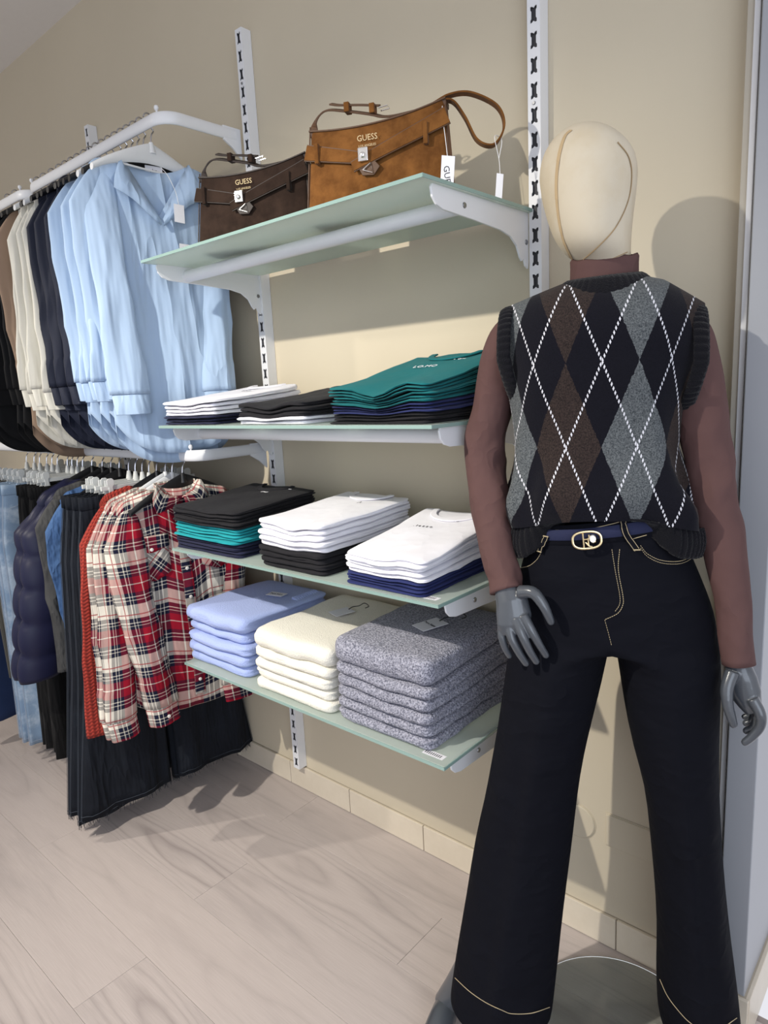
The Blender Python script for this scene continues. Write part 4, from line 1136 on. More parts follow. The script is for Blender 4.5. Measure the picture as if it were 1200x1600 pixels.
for pts in ([(972, 812), (978, 835), (993, 858)], [(855, 838), (852, 848), (848, 862)]):
    q = []; ns = []
    for p in smooth_path([(a, b, 0) for a, b in pts], 6):
        c_, n_ = cast(jv2, p[0], p[1], 0.002)
        if c_ is None: c_, n_ = cast(wbv, p[0], p[1], 0.004)
        if c_ is None: c_, n_ = cast(jv, p[0], p[1], 0.007)
        q.append(c_); ns.append(n_)
    lo = ribbon(q, ns, 0.012, 0.0025).build('belt_loop', M['jeans'], jeans, smooth=False, bevel=0.0006)
    for s_ in (-0.0042, 0.0042):
        pp = []
        for i in range(len(q)):
            tg = q[min(i+1, len(q)-1)]-q[max(i-1, 0)]; tg /= np.linalg.norm(tg); sd_ = np.cross(tg, ns[i]); pp.append(q[i]+sd_*s_+ns[i]*0.0016)
        MB().tube(pp, 0.0005, 5).build('loop_stitch', S, lo)
    for e_ in (0, -1):
        MB().tube([q[e_]-np.cross(ns[e_], np.array([0, 0, 1]))*0.006+ns[e_]*0.002, q[e_]+np.cross(ns[e_], np.array([0, 0, 1]))*0.006+ns[e_]*0.002], 0.0011, 6).build('bar_tack', S, lo)
# buckle: rounded oval frame with monogram bars
bc_, bn_ = cast(jv2, 917, 844, 0.004)
if bc_ is None: bc_ = mq(917, 844, -0.122)
bk = empty('buckle'); bk.parent = bel; bk.location = tuple(bc_)
fx = np.array([1, 0.06, 0.10]); fx /= np.linalg.norm(fx)
bk.rotation_euler = (0, -math.atan2(0.10, 1), math.atan2(0.06, 1))
oval = [(0.024*math.copysign(abs(math.cos(a))**0.75, math.cos(a)), 0, 0.0150*math.copysign(abs(math.sin(a))**0.75, math.sin(a))) for a in np.linspace(0, 2*math.pi, 49)]
MB().tube(oval, 0.0024, 8, flat=0.8).build('buckle_frame', M['gold'], bk)
oval2 = [(0.018*math.copysign(abs(math.cos(a))**0.75, math.cos(a)), -0.001, 0.0105*math.copysign(abs(math.sin(a))**0.75, math.sin(a))) for a in np.linspace(0, 2*math.pi, 49)]
for pth in ([(-0.006, -0.002, 0.013), (-0.006, -0.002, -0.013)], [(-0.006, -0.002, 0.002), (0.004, -0.002, 0.002), (0.004, -0.002, 0.010)], [(-0.003, -0.002, -0.003), (0.003, -0.002, -0.011)], [(0.002, -0.002, 0.004), (0.002, -0.002, -0.010), (0.008, -0.002, -0.012)]):
    MB().tube(pth, 0.0016, 8).build('monogram_bar', M['gold'], bk)
mb = MB(); mb.loft([[(0.010+r*math.cos(2*math.pi*i/20), y, 0.002+r*1.2*math.sin(2*math.pi*i/20)) for i in range(20)] for r, y in ((0.0062, 0), (0.0062, -0.003), (0.005, -0.0045))]).build('buckle_disc', M['silver'], bk)
# hem stitching on both legs
surf_line(jv, [(712, 1528), (735, 1549), (760, 1566), (785, 1578), (800, 1583), (830, 1582), (858, 1573)], 'hem_stitch', S, jeans, r=0.0007, lift=0.0016)
surf_line(jv, [(1032, 1530), (1044, 1556), (1062, 1580), (1080, 1598), (1110, 1615), (1150, 1590)], 'hem_stitch', S, jeans, r=0.0007, lift=0.0016)

# hands
def finger(mbx, pts, r0, r1):
    P = smooth_path(pts, 5); n = len(P)
    rad = [r0+(r1-r0)*i/(n-1) for i in range(n)]
    t = P[-1]-P[-2]; t /= np.linalg.norm(t)
    P = P + [P[-1]+t*r1*0.5, P[-1]+t*r1*0.85]; rad += [r1*0.82, r1*0.4]
    mbx.tube(P, rad, 12)
def hand(name, palm, fingers, parent):
    mb = MB()
    rings = []
    for (c, ax, ra, rb) in palm:
        c = np.array(c, float); ax = np.array(ax, float); ax /= np.linalg.norm(ax)
        rings.append((c, ax, ra, rb))
    out = []
    for i, (c, ax, ra, rb) in enumerate(rings):
        t = rings[min(i+1, len(rings)-1)][0]-rings[max(i-1, 0)][0]; t /= np.linalg.norm(t)
        a = ax-(ax@t)*t; a /= np.linalg.norm(a); b = np.cross(t, a)
        out.append([c+a*ra*math.cos(2*math.pi*k/20)+b*rb*math.sin(2*math.pi*k/20) for k in range(20)])
    mb.loft(out)
    for pts, r0, r1 in fingers: finger(mb, pts, r0, r1)
    o = mb.build(name, M['grey_gloss'], parent, angle=0)
    rm = o.modifiers.new('remesh', 'REMESH'); rm.mode = 'VOXEL'; rm.voxel_size = 0.0017; rm.use_smooth_shade = True
    sm = o.modifiers.new('smooth', 'SMOOTH'); sm.factor = 0.5; sm.iterations = 5
    return o
q = lambda x, y, o: mq(x, y, o)
ax = (1, 0.25, 0.35)
hand('hand', [(q(785, 895, -0.085), ax, 0.021, 0.017), (q(792, 918, -0.095), ax, 0.024, 0.018), (q(800, 940, -0.106), ax, 0.0300, 0.0175), (q(803, 960, -0.114), ax, 0.0325, 0.0150), (q(803, 976, -0.119), ax, 0.0310, 0.0125), (q(805, 990, -0.121), ax, 0.024, 0.009)],
     [([q(818, 962, -0.120), q(830, 984, -0.128), q(842, 1006, -0.126), q(853, 1024, -0.118)], 0.0098, 0.0066),
      ([q(806, 968, -0.122), q(816, 992, -0.132), q(827, 1016, -0.130), q(838, 1034, -0.122)], 0.0100, 0.0066),
      ([q(794, 974, -0.120), q(800, 998, -0.130), q(811, 1020, -0.128), q(822, 1037, -0.121)], 0.0096, 0.0064),
      ([q(784, 974, -0.114), q(784, 994, -0.122), q(789, 1012, -0.121), q(796, 1025, -0.116)], 0.0086, 0.0058),
      ([q(812, 925, -0.108), q(833, 926, -0.120), q(848, 944, -0.126), q(856, 960, -0.126), q(861, 972, -0.124)], 0.0130, 0.0068)], man)
ax = (1, -0.3, 0)
hand('hand', [(q(1152, 1015, -0.055), ax, 0.021, 0.018), (q(1154, 1040, -0.056), ax, 0.0215, 0.018), (q(1158, 1060, -0.058), ax, 0.0265, 0.019), (q(1164, 1082, -0.060), ax, 0.0270, 0.019), (q(1172, 1100, -0.062), ax, 0.0200, 0.018), (q(1177, 1112, -0.064), ax, 0.0140, 0.014)],
     [([q(1176, 1092, -0.078), q(1188, 1115, -0.086), q(1188, 1134, -0.086), q(1176, 1150, -0.084), q(1164, 1160, -0.082)], 0.0105, 0.0068),
      ([q(1174, 1094, -0.062), q(1184, 1118, -0.066), q(1178, 1136, -0.066), q(1166, 1142, -0.066)], 0.0105, 0.0066),
      ([q(1172, 1094, -0.046), q(1180, 1112, -0.046), q(1175, 1126, -0.046), q(1165, 1130, -0.046)], 0.0098, 0.0062),
      ([q(1170, 1092, -0.032), q(1175, 1106, -0.030), q(1170, 1118, -0.030), q(1163, 1120, -0.030)], 0.0085, 0.0056),
      ([q(1144, 1050, -0.072), q(1136, 1075, -0.084), q(1137, 1100, -0.090), q(1142, 1119, -0.092), q(1146, 1132, -0.092)], 0.0125, 0.0072)], man)

# lower legs, shoes and glass base plate
def lower_leg(a, b, toe, name):
    P = smooth_path([a, (a[0]*0.6+b[0]*0.4, a[1]*0.6+b[1]*0.4, a[2]*0.6+b[2]*0.4), b], 6)
    mb = MB(); mb.tube(P, [0.042-0.012*min(1, i/(len(P)-1)*1.2) for i in range(len(P))], 20)
    o = mb.build(name, M['grey_gloss'], man)
    rings = []
    hx, hy = b[0], b[1]; tx_, ty_ = toe
    for t, w, h, z in ((0, 0.012, 0.03, 0.045), (0.08, 0.028, 0.035, 0.042), (0.3, 0.030, 0.040, 0.036), (0.6, 0.034, 0.028, 0.026), (0.85, 0.032, 0.017, 0.0185), (0.97, 0.020, 0.012, 0.014), (1.0, 0.008, 0.006, 0.013)):
        cx, cy = hx+(tx_-hx)*t-0.0, hy+(ty_-hy)*t; d = np.array([tx_-hx, ty_-hy]); d /= np.linalg.norm(d); nn = np.array([-d[1], d[0]])
        rings.append([(cx+nn[0]*w*math.cos(a_), cy+nn[1]*w*math.cos(a_), z+h*math.sin(a_)*(1.0 if math.sin(a_) > 0 else 0.35)) for a_ in np.linspace(0, 2*math.pi, 20, endpoint=False)])
    f = MB().loft(rings).build('foot', M['grey_gloss'], o)
    f2 = MB().tube([(hx, hy+0.004, 0.040), (hx, hy+0.004, 0.0135)], [0.010, 0.006], 10).build('heel', M['grey_gloss'], o)
    return o
aL = mq(745, 1500, -0.06); bL = mq(702, 1640, -0.06); bL[2] = 0.05
lower_leg(tuple(mq(790, 1420, -0.07)), tuple(bL), (bL[0]-0.02, bL[1]-0.15), 'lower_leg')
bR = mq(1075, 1620, 0.02); bR[2] = 0.06
oR = lower_leg((0.175, 0.005, 0.36), (0.175, 0.02, 0.06), (0.15, -0.14), 'lower_leg')
c0 = mq(1045, 1582, -0.05)
mb = MB()
for k in range(9):
    a = math.pi*(0.75+k*0.10)
    c = (0.178+0.040*math.cos(a), 0.012+0.040*math.sin(a), 0.105+0.004*math.sin(3*a)); r = 0.0045
    mb.loft([[(c[0]+r*math.sin(ph)*math.cos(2*math.pi*i/8), c[1]+r*math.sin(ph)*math.sin(2*math.pi*i/8), c[2]+r*math.cos(ph)) for i in range(8)] for ph in (0.15, 0.8, 1.57, 2.3, 3.0)])
mb.build('ankle_chain', M['silver'], oR)
bw = (np.array([-0.492, -0.226, 0.0])-MQ); bx_, by_ = float(bw@MU), float(bw@MV)
rb = lambda r, z: [(bx_+r*math.cos(2*math.pi*i/72), by_+r*math.sin(2*math.pi*i/72), z) for i in range(72)]
MB().loft([rb(0.196, 0.001), rb(0.2, 0.003), rb(0.2, 0.009), rb(0.198, 0.011)]).build('base_plate', M['clear'], man, angle=30)
# ------------------------------------------------------------------ hangers
def hook_path(neck=-0.075):
    pts = [(0, 0, neck), (0, 0, neck+0.02), (0, 0.004, -0.034), (0, 0.012, -0.022)]
    for k in range(11):
        a = -0.35*math.pi + k*(1.25*math.pi)/10
        pts.append((0, 0.0145*math.cos(a)-0.002, 0.004+0.0185*math.sin(a)))
    return pts
def hanger_proto(kind):
    e = empty('clothes_hanger')
    MB().tube(smooth_path(hook_path(), 3), 0.0021, 7).build('hook', M['chrome'], e)
    m = M['hanger_white'] if kind == 'white' else M['hanger_black'] if kind == 'black' else M['clip_clear']
    if kind in ('white', 'black'):
        rings = []
        for k in range(25):
            t = -1+2*k/24; y = 0.190*t; a = abs(t)
            z = -0.085 - 0.058*a**1.25 - 0.012*a**4
            h = 0.020*(1-a)**1.5 + 0.009; w = 0.0035 + 0.0055*a + 0.002*(1-a)
            rings.append([(w*math.cos(q), y, z+h*math.sin(q)) for q in np.linspace(0, 2*math.pi, 12, endpoint=False)])
        b = MB().loft(rings).build('hanger_arms', m, e)
        MB().tube([(0, -0.150, -0.128), (0, 0, -0.132), (0, 0.150, -0.128)], 0.003, 8).build('cross_bar', m, e)
        MB().tube([(0, 0, -0.055), (0, 0, -0.085)], [0.006, 0.012], 12).build('neck', m, e)
    else:
        MB().tube([(0, 0, -0.062), (0, 0, -0.095)], [0.006, 0.013], 12).build('neck', m, e)
        MB().box(-0.004, 0.004, -0.170, 0.170, -0.102, -0.088).build('clip_bar', m, e, smooth=False, bevel=0.001)
        for s in (-1, 1):
            y = s*0.140
            cl = MB().prism([(y-0.012, -0.070), (y-0.006, -0.064), (y+0.006, -0.064), (y+0.012, -0.070), (y+0.012, -0.084), (y+0.007, -0.092), (y+0.008, -0.112), (y+0.018, -0.124), (y+0.018, -0.138), (y-0.018, -0.138), (y-0.018, -0.124), (y-0.008, -0.112), (y-0.007, -0.092), (y-0.012, -0.084)], 'x', 0.005, 0.0085).build('clip', m, e, smooth=False, bevel=0.001)
            MB().prism([(y-0.012, -0.070), (y+0.012, -0.070), (y+0.018, -0.138), (y-0.018, -0.138)], 'x', -0.0085, -0.005).build('clip_back', m, cl, smooth=False, bevel=0.001)
            MB().box(-0.005, 0.0055, y-0.005, y+0.005, -0.096, -0.084).build('clip_spring', M['chrome'], cl, smooth=False)
    return e
HP = {k: hanger_proto(k) for k in ('white', 'black', 'clip')}
HUSED = {k: False for k in HP}
def hang(kind, x, z, label, group, rz=0.0):
    if not HUSED[kind]: e = HP[kind]; HUSED[kind] = True
    else: e = copy_tree(HP[kind])
    e.location = (x, RY, z+0.0008); e.rotation_euler = (0, 0, rz)
    tag(e, label, 'hanger', group); return e

# ------------------------------------------------------------------ hanging garments
def ridge(x): return 1-2*abs(math.sin(x))
def torso_rings(p, N=128, S=30, sd=0):
    W, L, D = p['W'], p['L'], p['D']; nw, vd, bd = p.get('nw', 0.075), p.get('vd', 0.05), p.get('bd', 0.015)
    hemw = p.get('hemw', W+0.03); slope = p.get('slope', 0.28); hc = p.get('hem_curve', 0.0); quilt = p.get('quilt', 0)
    rings = []
    for i in range(S+1):
        s = i/S; rg = []
        w = W + (hemw-W)*min(1, s*1.0) - p.get('waist', 0.0)*math.sin(math.pi*s)
        prof = min(1.0, 0.12 + 1.6*s**0.6)
        for j in range(N):
            th = 2*math.pi*j/N; c, sn = math.cos(th), math.sin(th)   # c: across (y), sn: normal (x)
            cy = math.copysign(abs(c)**0.8, c); y = w*cy
            a = abs(y)
            zt = -slope*max(0, a-nw) 
            if a < nw:
                zt = -(vd if sn > 0 else bd)*(1-(a/nw)**(1.0 if sn > 0 else 2.0))
            zt -= 0.02*max(0, (a-W+0.03)/0.03)**2
            zh = -L + hc*(1-(a/hemw)**2)*(-0.6) + hc*(a/hemw)**4 - (0.02 if sn < 0 else 0)*p.get('tail', 0)
            z = zt*(1-s) + zh*s
            fold = (0.007*ridge(13*y+1.7*sd+1.3*s+2.0*noise.noise(Vector((y*5+sd, s*1.5, 0)))) + 0.016*noise.noise(Vector((y*9+sd*7, s*2.2, 3.1+sd))))*s**0.8*p.get('drape', 1.0)
            fold += 0.004*noise.noise(Vector((y*30+sd, s*9, 1.0)))*p.get('drape', 1.0)
            if quilt:
                fold = 0.026*abs(math.sin(math.pi*z/quilt))**0.45 - 0.012
            x = D*prof*math.copysign(abs(sn)**0.7, sn) + (fold if sn > 0 else fold*0.7)*abs(sn)
            y2 = y + (0.012*abs(math.sin(math.pi*z/quilt))**0.6 if quilt else 0.006*math.sin(9*s+sd))*cy
            rg.append((x, y2, z))
        rings.append(rg)
    return rings
def sleeve_rings(p, side, sd=0, N=48):
    W = p['W']; SL = p['SL']; r0, r1 = p.get('r0', 0.070), p.get('r1', 0.045); fl = p.get('sflat', 0.42); quilt = p.get('quilt', 0)
    out = p.get('out', 0.03); fwd = p.get('fwd', 0.012) * (1 if side < 0 else 1)
    zs = -p.get('slope', 0.28)*(W-p.get('nw', 0.075)) - 0.018
    K = 44; rings = []
    for i in range(K+1):
        t = i/K
        z = zs - SL*t + 0.0
        y = W - 0.035 + (out+0.035)*min(1, t/0.16)**0.7 + p.get('swing', -0.02)*t + 0.010*math.sin(3*t+sd)
        x = fwd*t + 0.012*math.sin(4.2*t+sd*1.3)
        r = r0 + (r1-r0)*t; r *= (0.30+0.70*min(1, t/0.16)**0.8)
        if p.get('cuffed') and t > 0.90: r *= 0.92
        elif p.get('cuffed') and t > 0.75: r *= 1.06
        rg = []
        for k in range(N):
            a = 2*math.pi*k/N
            wv = 1 + 0.11*ridge(11*t+1.4*math.sin(a+sd)+sd)*math.exp(-((t-0.55)/0.22)**2)*0.7 + 0.26*noise.noise(Vector((math.cos(a)*1.1+sd*5, math.sin(a)*1.1, t*2.2+side))) + 0.13*ridge(1.5*a+sd*2+1.5*t)*min(1, t*3)
            if quilt: wv = 0.80+0.28*abs(math.sin(math.pi*(z+0.02*math.sin(a))/quilt))**0.45
            rg.append((x + r*fl*math.sin(a)*wv, side*(y + r*math.cos(a)*wv), z))
        rings.append(rg)
    return rings
def add_uv_loft(rings, name, mat, parent, per, cap0=False, cap1=False, solid=0.0015, ang=0):
    mb = MB(); mb.loft(rings, cap0, cap1, uscale=per); return mb.build(name, mat, parent, solid=solid, angle=ang)
PROTO = {}
def garment(key, name, p, mats, cuff=True, sd=0.0, build=None):
    """builds one garment (Empty with parts) at the origin; the origin is where the hook meets the rail"""
    e = empty(name); z0 = p.get('z0', -0.075)
    body = empty('_'); 
    per = 2*(p['W']*2+0.1)
    def shift(rs): return [[(a, b, c+z0) for a, b, c in r] for r in rs]
    tr = shift(torso_rings(p, sd=sd)); add_uv_loft(tr, 'body', mats['body'], e, per)
    for side in (-1, 1):
        sr = shift(sleeve_rings(p, side, sd+side)); n = len(sr)
        k = n-5 if p.get('cuffed') else n
        sl = add_uv_loft(sr[:k] if p.get('cuffed') else sr, 'sleeve', mats.get('sleeve', mats['body']), e, 0.30)
        if p.get('cuffed'):
            cf = []
            last = sr[k-1]; c = np.mean(np.array(last), axis=0)
            for q, g in ((0.0, 0.98), (0.002, 1.02), (0.030, 1.0), (0.055, 0.99), (0.057, 0.95)):
                cf.append([tuple(c + (np.array(pt)-c)*g*np.array([0.9, 0.9, 0]) + np.array([0.012*q/0.05, 0, -q])) for pt in last])
            add_uv_loft(cf, 'cuff', mats.get('cuff', mats['body']), sl, 0.25)
    bpy.data.objects.remove(body)
    if build: build(e, p, mats, z0, tr)
    return e
def place(e, x, z, label, cat, group, rz=0.0, dy=0.0):
    e.location = (x, RY+dy, z); e.rotation_euler = (0, 0, rz); tag(e, label, cat, group); return e

BLUE = cloth('pale_blue_cotton', srgb(180, 203, 230), rough=0.7, var=0.03, bump=0.12, thin=0.2, wr=((9, 9, 1.3), 0.011))
NAVYC = cloth('navy_viscose', srgb(24, 29, 46), rough=0.7, var=0.1, bump=0.12, wr=((9, 9, 1.3), 0.011))
CREAMC = cloth('cream_viscose', srgb(222, 219, 208), rough=0.7, var=0.03, bump=0.12, thin=0.15, wr=((9, 9, 1.3), 0.011))
BROWNC = cloth('camel_viscose', srgb(140, 118, 100), rough=0.8)
BLKC = cloth('black_cotton', srgb(16, 16, 18), rough=0.85)

# blouse: wide V collar, cuffed balloon sleeves, curved shirt-tail hem
BP = dict(W=0.160, L=0.765, D=0.018, nw=0.098, vd=0.15, bd=0.03, hemw=0.190, SL=0.650, r0=0.046, r1=0.050, out=0.008, swing=-0.005, cuffed=True, hem_curve=0.06, slope=0.26, sflat=0.38, z0=-0.104, tail=1.6)
def blouse_front(e, p, mats, z0, tr):
    m = mats['body']
    # notched collar flaps folded out along the V, and the placket fold
    for s in (-1, 1):
        pts = [(0.018, s*0.098, z0-0.004), (0.034, s*0.098, z0-0.075), (0.038, s*0.080, z0-0.112), (0.032, s*0.004, z0-0.178), (0.024, s*0.040, z0-0.085)]
        mb = MB()
        inner = [np.array((0.016+0.009*t, s*(0.096*(1-t)+0.003*t), z0-0.002-0.160*t)) for t in np.linspace(0, 1, 9)]
        outer = [np.array((0.026+0.012*math.sin(math.pi*t), s*q, z0-zq)) for t, q, zq in ((0, 0.098, 0.004), (0.12, 0.112, 0.034), (0.25, 0.124, 0.064), (0.4, 0.130, 0.094), (0.5, 0.104, 0.106), (0.6, 0.080, 0.120), (0.75, 0.052, 0.142), (0.9, 0.024, 0.164), (1, 0.004, 0.180))]
        top_ = [(*a,) for a in inner]; bot_ = [(*b,) for b in outer]
        mid = [tuple((a+b)/2+np.array([0.006, 0, 0])) for a, b in zip(inner, outer)]
        mb.loft([top_, mid, bot_], closed=False)
        mb.build('collar', m, e, solid=0.0014, angle=0)
    pk = [(0.036, 0.0, z0-0.18-0.58*t) for t in np.linspace(0, 1, 14)]
    return
b1 = garment('blouse', 'pale_blue_blouse', dict(BP, swing=-0.035, fwd=0.045, SL=0.70, L=0.80), dict(body=BLUE), sd=0.6, build=blouse_front)
b1x = -1.850
# care label and swing tag on the front blouse
lab = MB().box(0.004, 0.0052, -0.020, 0.030, -0.138, -0.112).build('neck_label', M['card'], b1, smooth=False)
lettering('plus', 0.013, M['ink'], lab, (0.0056, 0.004, -0.125), (0, 1, 0), (0, 0, 1), 'printed_word')
for o in b1.children:
    if o.name.startswith('neck_label'): o.location = (-0.018, 0, 0)
swing_tag('swing_tag', b1, [(0.050, 0.028, -0.275), (0.050, 0.058, -0.278), (0.050, 0.060, -0.228), (0.050, 0.030, -0.226)], M['card'], None, [(0.050, 0.045, -0.228), (0.046, 0.040, -0.190), (0.030, 0.028, -0.145), (0.004, 0.020, -0.118)], M['cord_white'])
swing_tag('price_ticket', b1, [(0.046, 0.036, -0.355), (0.046, 0.066, -0.358), (0.046, 0.067, -0.335), (0.046, 0.037, -0.333)], M['card'])
G1 = 'pale blue blouses on the upper rail'
place(b1, b1x, ZU, 'pale blue V-neck blouse facing out at the front of the upper rail', 'blouse', G1, rz=math.radians(-12))
BP2 = dict(BP); BP2.update(vd=0.05)
bl2 = garment('blouse2', 'pale_blue_blouse', BP2, dict(body=BLUE), sd=2.2)
bl3 = garment('blouse3', 'pale_blue_blouse', dict(BP2, SL=0.655, swing=0.0), dict(body=BLUE), sd=4.7)
xs = [-1.892, -1.928, -1.964, -2.000, -2.036]
for i, x in enumerate(xs):
    e = bl2 if i == 0 else bl3 if i == 1 else copy_tree(bl2 if i % 2 == 0 else bl3)
    place(e, x, ZU, 'pale blue blouse with cuffed sleeves, %s behind the front blouse' % NTH[i+1], 'blouse', G1, rz=math.radians(random.uniform(-5, 3)), dy=random.uniform(-0.015, 0.012))
nv1 = garment('nb', 'navy_blouse', dict(BP2, SL=0.66), dict(body=NAVYC), sd=1.1)
nv2 = garment('nb2', 'navy_blouse', dict(BP2, SL=0.68, swing=0.005), dict(body=NAVYC), sd=3.4)
for i in range(5):
    e = nv1 if i == 0 else nv2 if i == 1 else copy_tree(nv1 if i % 2 == 0 else nv2)
    place(e, -2.078-0.040*i, ZU, 'dark navy blouse on the upper rail, %s one behind the blue blouses' % NTH[i+1], 'blouse', 'navy blouses on the upper rail', rz=math.radians(random.uniform(-5, 4)), dy=random.uniform(-0.012, 0.012))
cr1 = garment('cb', 'cream_blouse', dict(BP2, SL=0.675), dict(body=CREAMC), sd=5.1)
cr2 = garment('cb2', 'cream_blouse', dict(BP2, SL=0.66, swing=0.005), dict(body=CREAMC), sd=0.2)
for i in range(4):
    e = cr1 if i == 0 else cr2 if i == 1 else copy_tree(cr1 if i % 2 == 0 else cr2)
    place(e, -2.285-0.045*i, ZU, 'cream blouse on the upper rail, %s one behind the navy blouses' % NTH[i+1], 'blouse', 'cream blouses on the upper rail', rz=math.radians(random.uniform(-5, 4)), dy=random.uniform(-0.012, 0.012))
cm = garment('camel', 'camel_blouse', dict(BP2, L=0.80), dict(body=BROWNC), sd=2.6)
place(cm, -2.480, ZU, 'camel brown blouse, its hem peeping out behind the cream blouses', 'blouse', None)
bk1 = garment('blackb', 'black_blouse', dict(BP2, L=0.79), dict(body=BLKC), sd=3.3)
place(bk1, -2.80, ZU, 'black blouse at the left end of the upper rail, nearest the cream ones', 'blouse', 'black blouses at the far left')
e = copy_tree(bk1); place(e, -2.87, ZU, 'black blouse at the left end of the upper rail, farther back', 'blouse', 'black blouses at the far left')
for i, x in enumerate((-2.545, -2.600)):
    e = copy_tree(bk1); place(e, x, ZU, 'black blouse on the upper rail, %s one behind the camel blouse' % NTH[i+1], 'blouse', 'black blouses behind the camel one')
upx = [(-2.545, 'black', 'the first black blouse behind the camel one'), (-2.600, 'black', 'the second black blouse behind the camel one')] + [(b1x, 'white', 'the front pale blue blouse')] + [(x, 'black' if i != 1 else 'white', 'the %s blue blouse behind the front one' % NTH[i+1]) for i, x in enumerate(xs)] + [(-2.078-0.040*i, 'black', 'the %s navy blouse' % NTH[i+1]) for i in range(5)] + [(-2.285-0.045*i, 'black' if i % 2 else 'white', 'the %s cream blouse' % NTH[i+1]) for i in range(4)] + [(-2.480, 'black', 'the camel brown blouse'), (-2.80, 'black', 'the nearer black blouse at far left'), (-2.87, 'black', 'the farther black blouse at far left')]
for x, k, w in upx:
    hang(k, x, ZU, '%s plastic hanger with wire hook, carrying %s' % (k, w), 'hangers on the upper rail', rz=math.radians(random.uniform(-6, 6)))

# ---- lower rail
def tartan_mat(rot=0.0, name='red_tartan_flannel'):
    t = NT(name); tc = t.n('ShaderNodeTexCoord'); mp = t.n('ShaderNodeMapping'); mp.inputs['Rotation'].default_value = (0, 0, rot); t.l(tc.outputs['UV'], mp.inputs[0])
    sp = t.n('ShaderNodeSeparateXYZ'); t.l(mp.outputs[0], sp.inputs[0])
    CR, NV, RD, PK = srgb(214, 207, 194), srgb(24, 26, 46), srgb(140, 18, 38), srgb(190, 60, 76)
    st = [(0.0, CR), (0.22, NV), (0.30, CR), (0.318, NV), (0.36, CR), (0.375, NV), (0.43, RD), (0.56, CR), (0.582, RD), (0.73, NV), (0.80, CR), (0.818, NV), (0.865, CR), (0.88, NV), (0.955, CR)]
    P_ = 0.158
    a = t.ramp(t.math('FRACT', t.math('DIVIDE', sp.outputs[0], P_)), st, 'CONSTANT'); b = t.ramp(t.math('FRACT', t.math('ADD', t.math('DIVIDE', sp.outputs[1], P_), 0.1)), st, 'CONSTANT')
    # twill mixes warp and weft
    tw = t.math('GREATER_THAN', t.math('FRACT', t.math('MULTIPLY', t.math('ADD', sp.outputs[0], sp.outputs[1]), 420.0)), 0.5)
    c = t.mix(0.5, a, b)
    dk = t.n('ShaderNodeMix'); dk.data_type = 'RGBA'; dk.blend_type = 'DARKEN'; dk.inputs[0].default_value = 0.30; t.l(c, dk.inputs[6]); t.l(b, dk.inputs[7]); c = dk.outputs[2]
    c = t.mix(t.math('MULTIPLY', tw, 0.22), c, a)
    # a thin red line through the cream squares
    ln = t.math('COMPARE', t.math('FRACT', t.math('DIVIDE', sp.outputs[0], P_)), 0.15, 0.012); ln2 = t.math('COMPARE', t.math('FRACT', t.math('ADD', t.math('DIVIDE', sp.outputs[1], P_), 0.1)), 0.15, 0.012)
    c = t.mix(t.math('MULTIPLY', t.math('MAXIMUM', ln, ln2), 0.75), c, RD)
    t.l(c, t.p.inputs['Base Color']); t.rough(0.9); t.p.inputs['Specular IOR Level'].default_value = 0.15
    t.wrinkle((9, 9, 2.2), 0.010)
    t.bump(t.noise(t.coord('Object'), 700, 2), 0.2, 0.0006); return t.m
TART = tartan_mat(); TARTB = tartan_mat(math.radians(45), 'red_tartan_on_the_bias')
M['button'] = plain('pearl_button', srgb(225, 220, 212), 0.25, var=0.05)
def disc(mb, c, r, h, n=12):
    mb.loft([[(c[0]+q, c[1]+rr*math.cos(2*math.pi*i/n), c[2]+rr*math.sin(2*math.pi*i/n)) for i in range(n)] for rr, q in ((r, 0), (r, h*0.7), (r*0.7, h))])
PP = dict(W=0.180, L=0.690, D=0.030, nw=0.070, vd=0.055, bd=0.0, hemw=0.205, SL=0.660, r0=0.055, r1=0.052, out=0.002, swing=0.005, cuffed=True, hem_curve=0.045, slope=0.24, sflat=0.45, z0=-0.092, fwd=0.03)
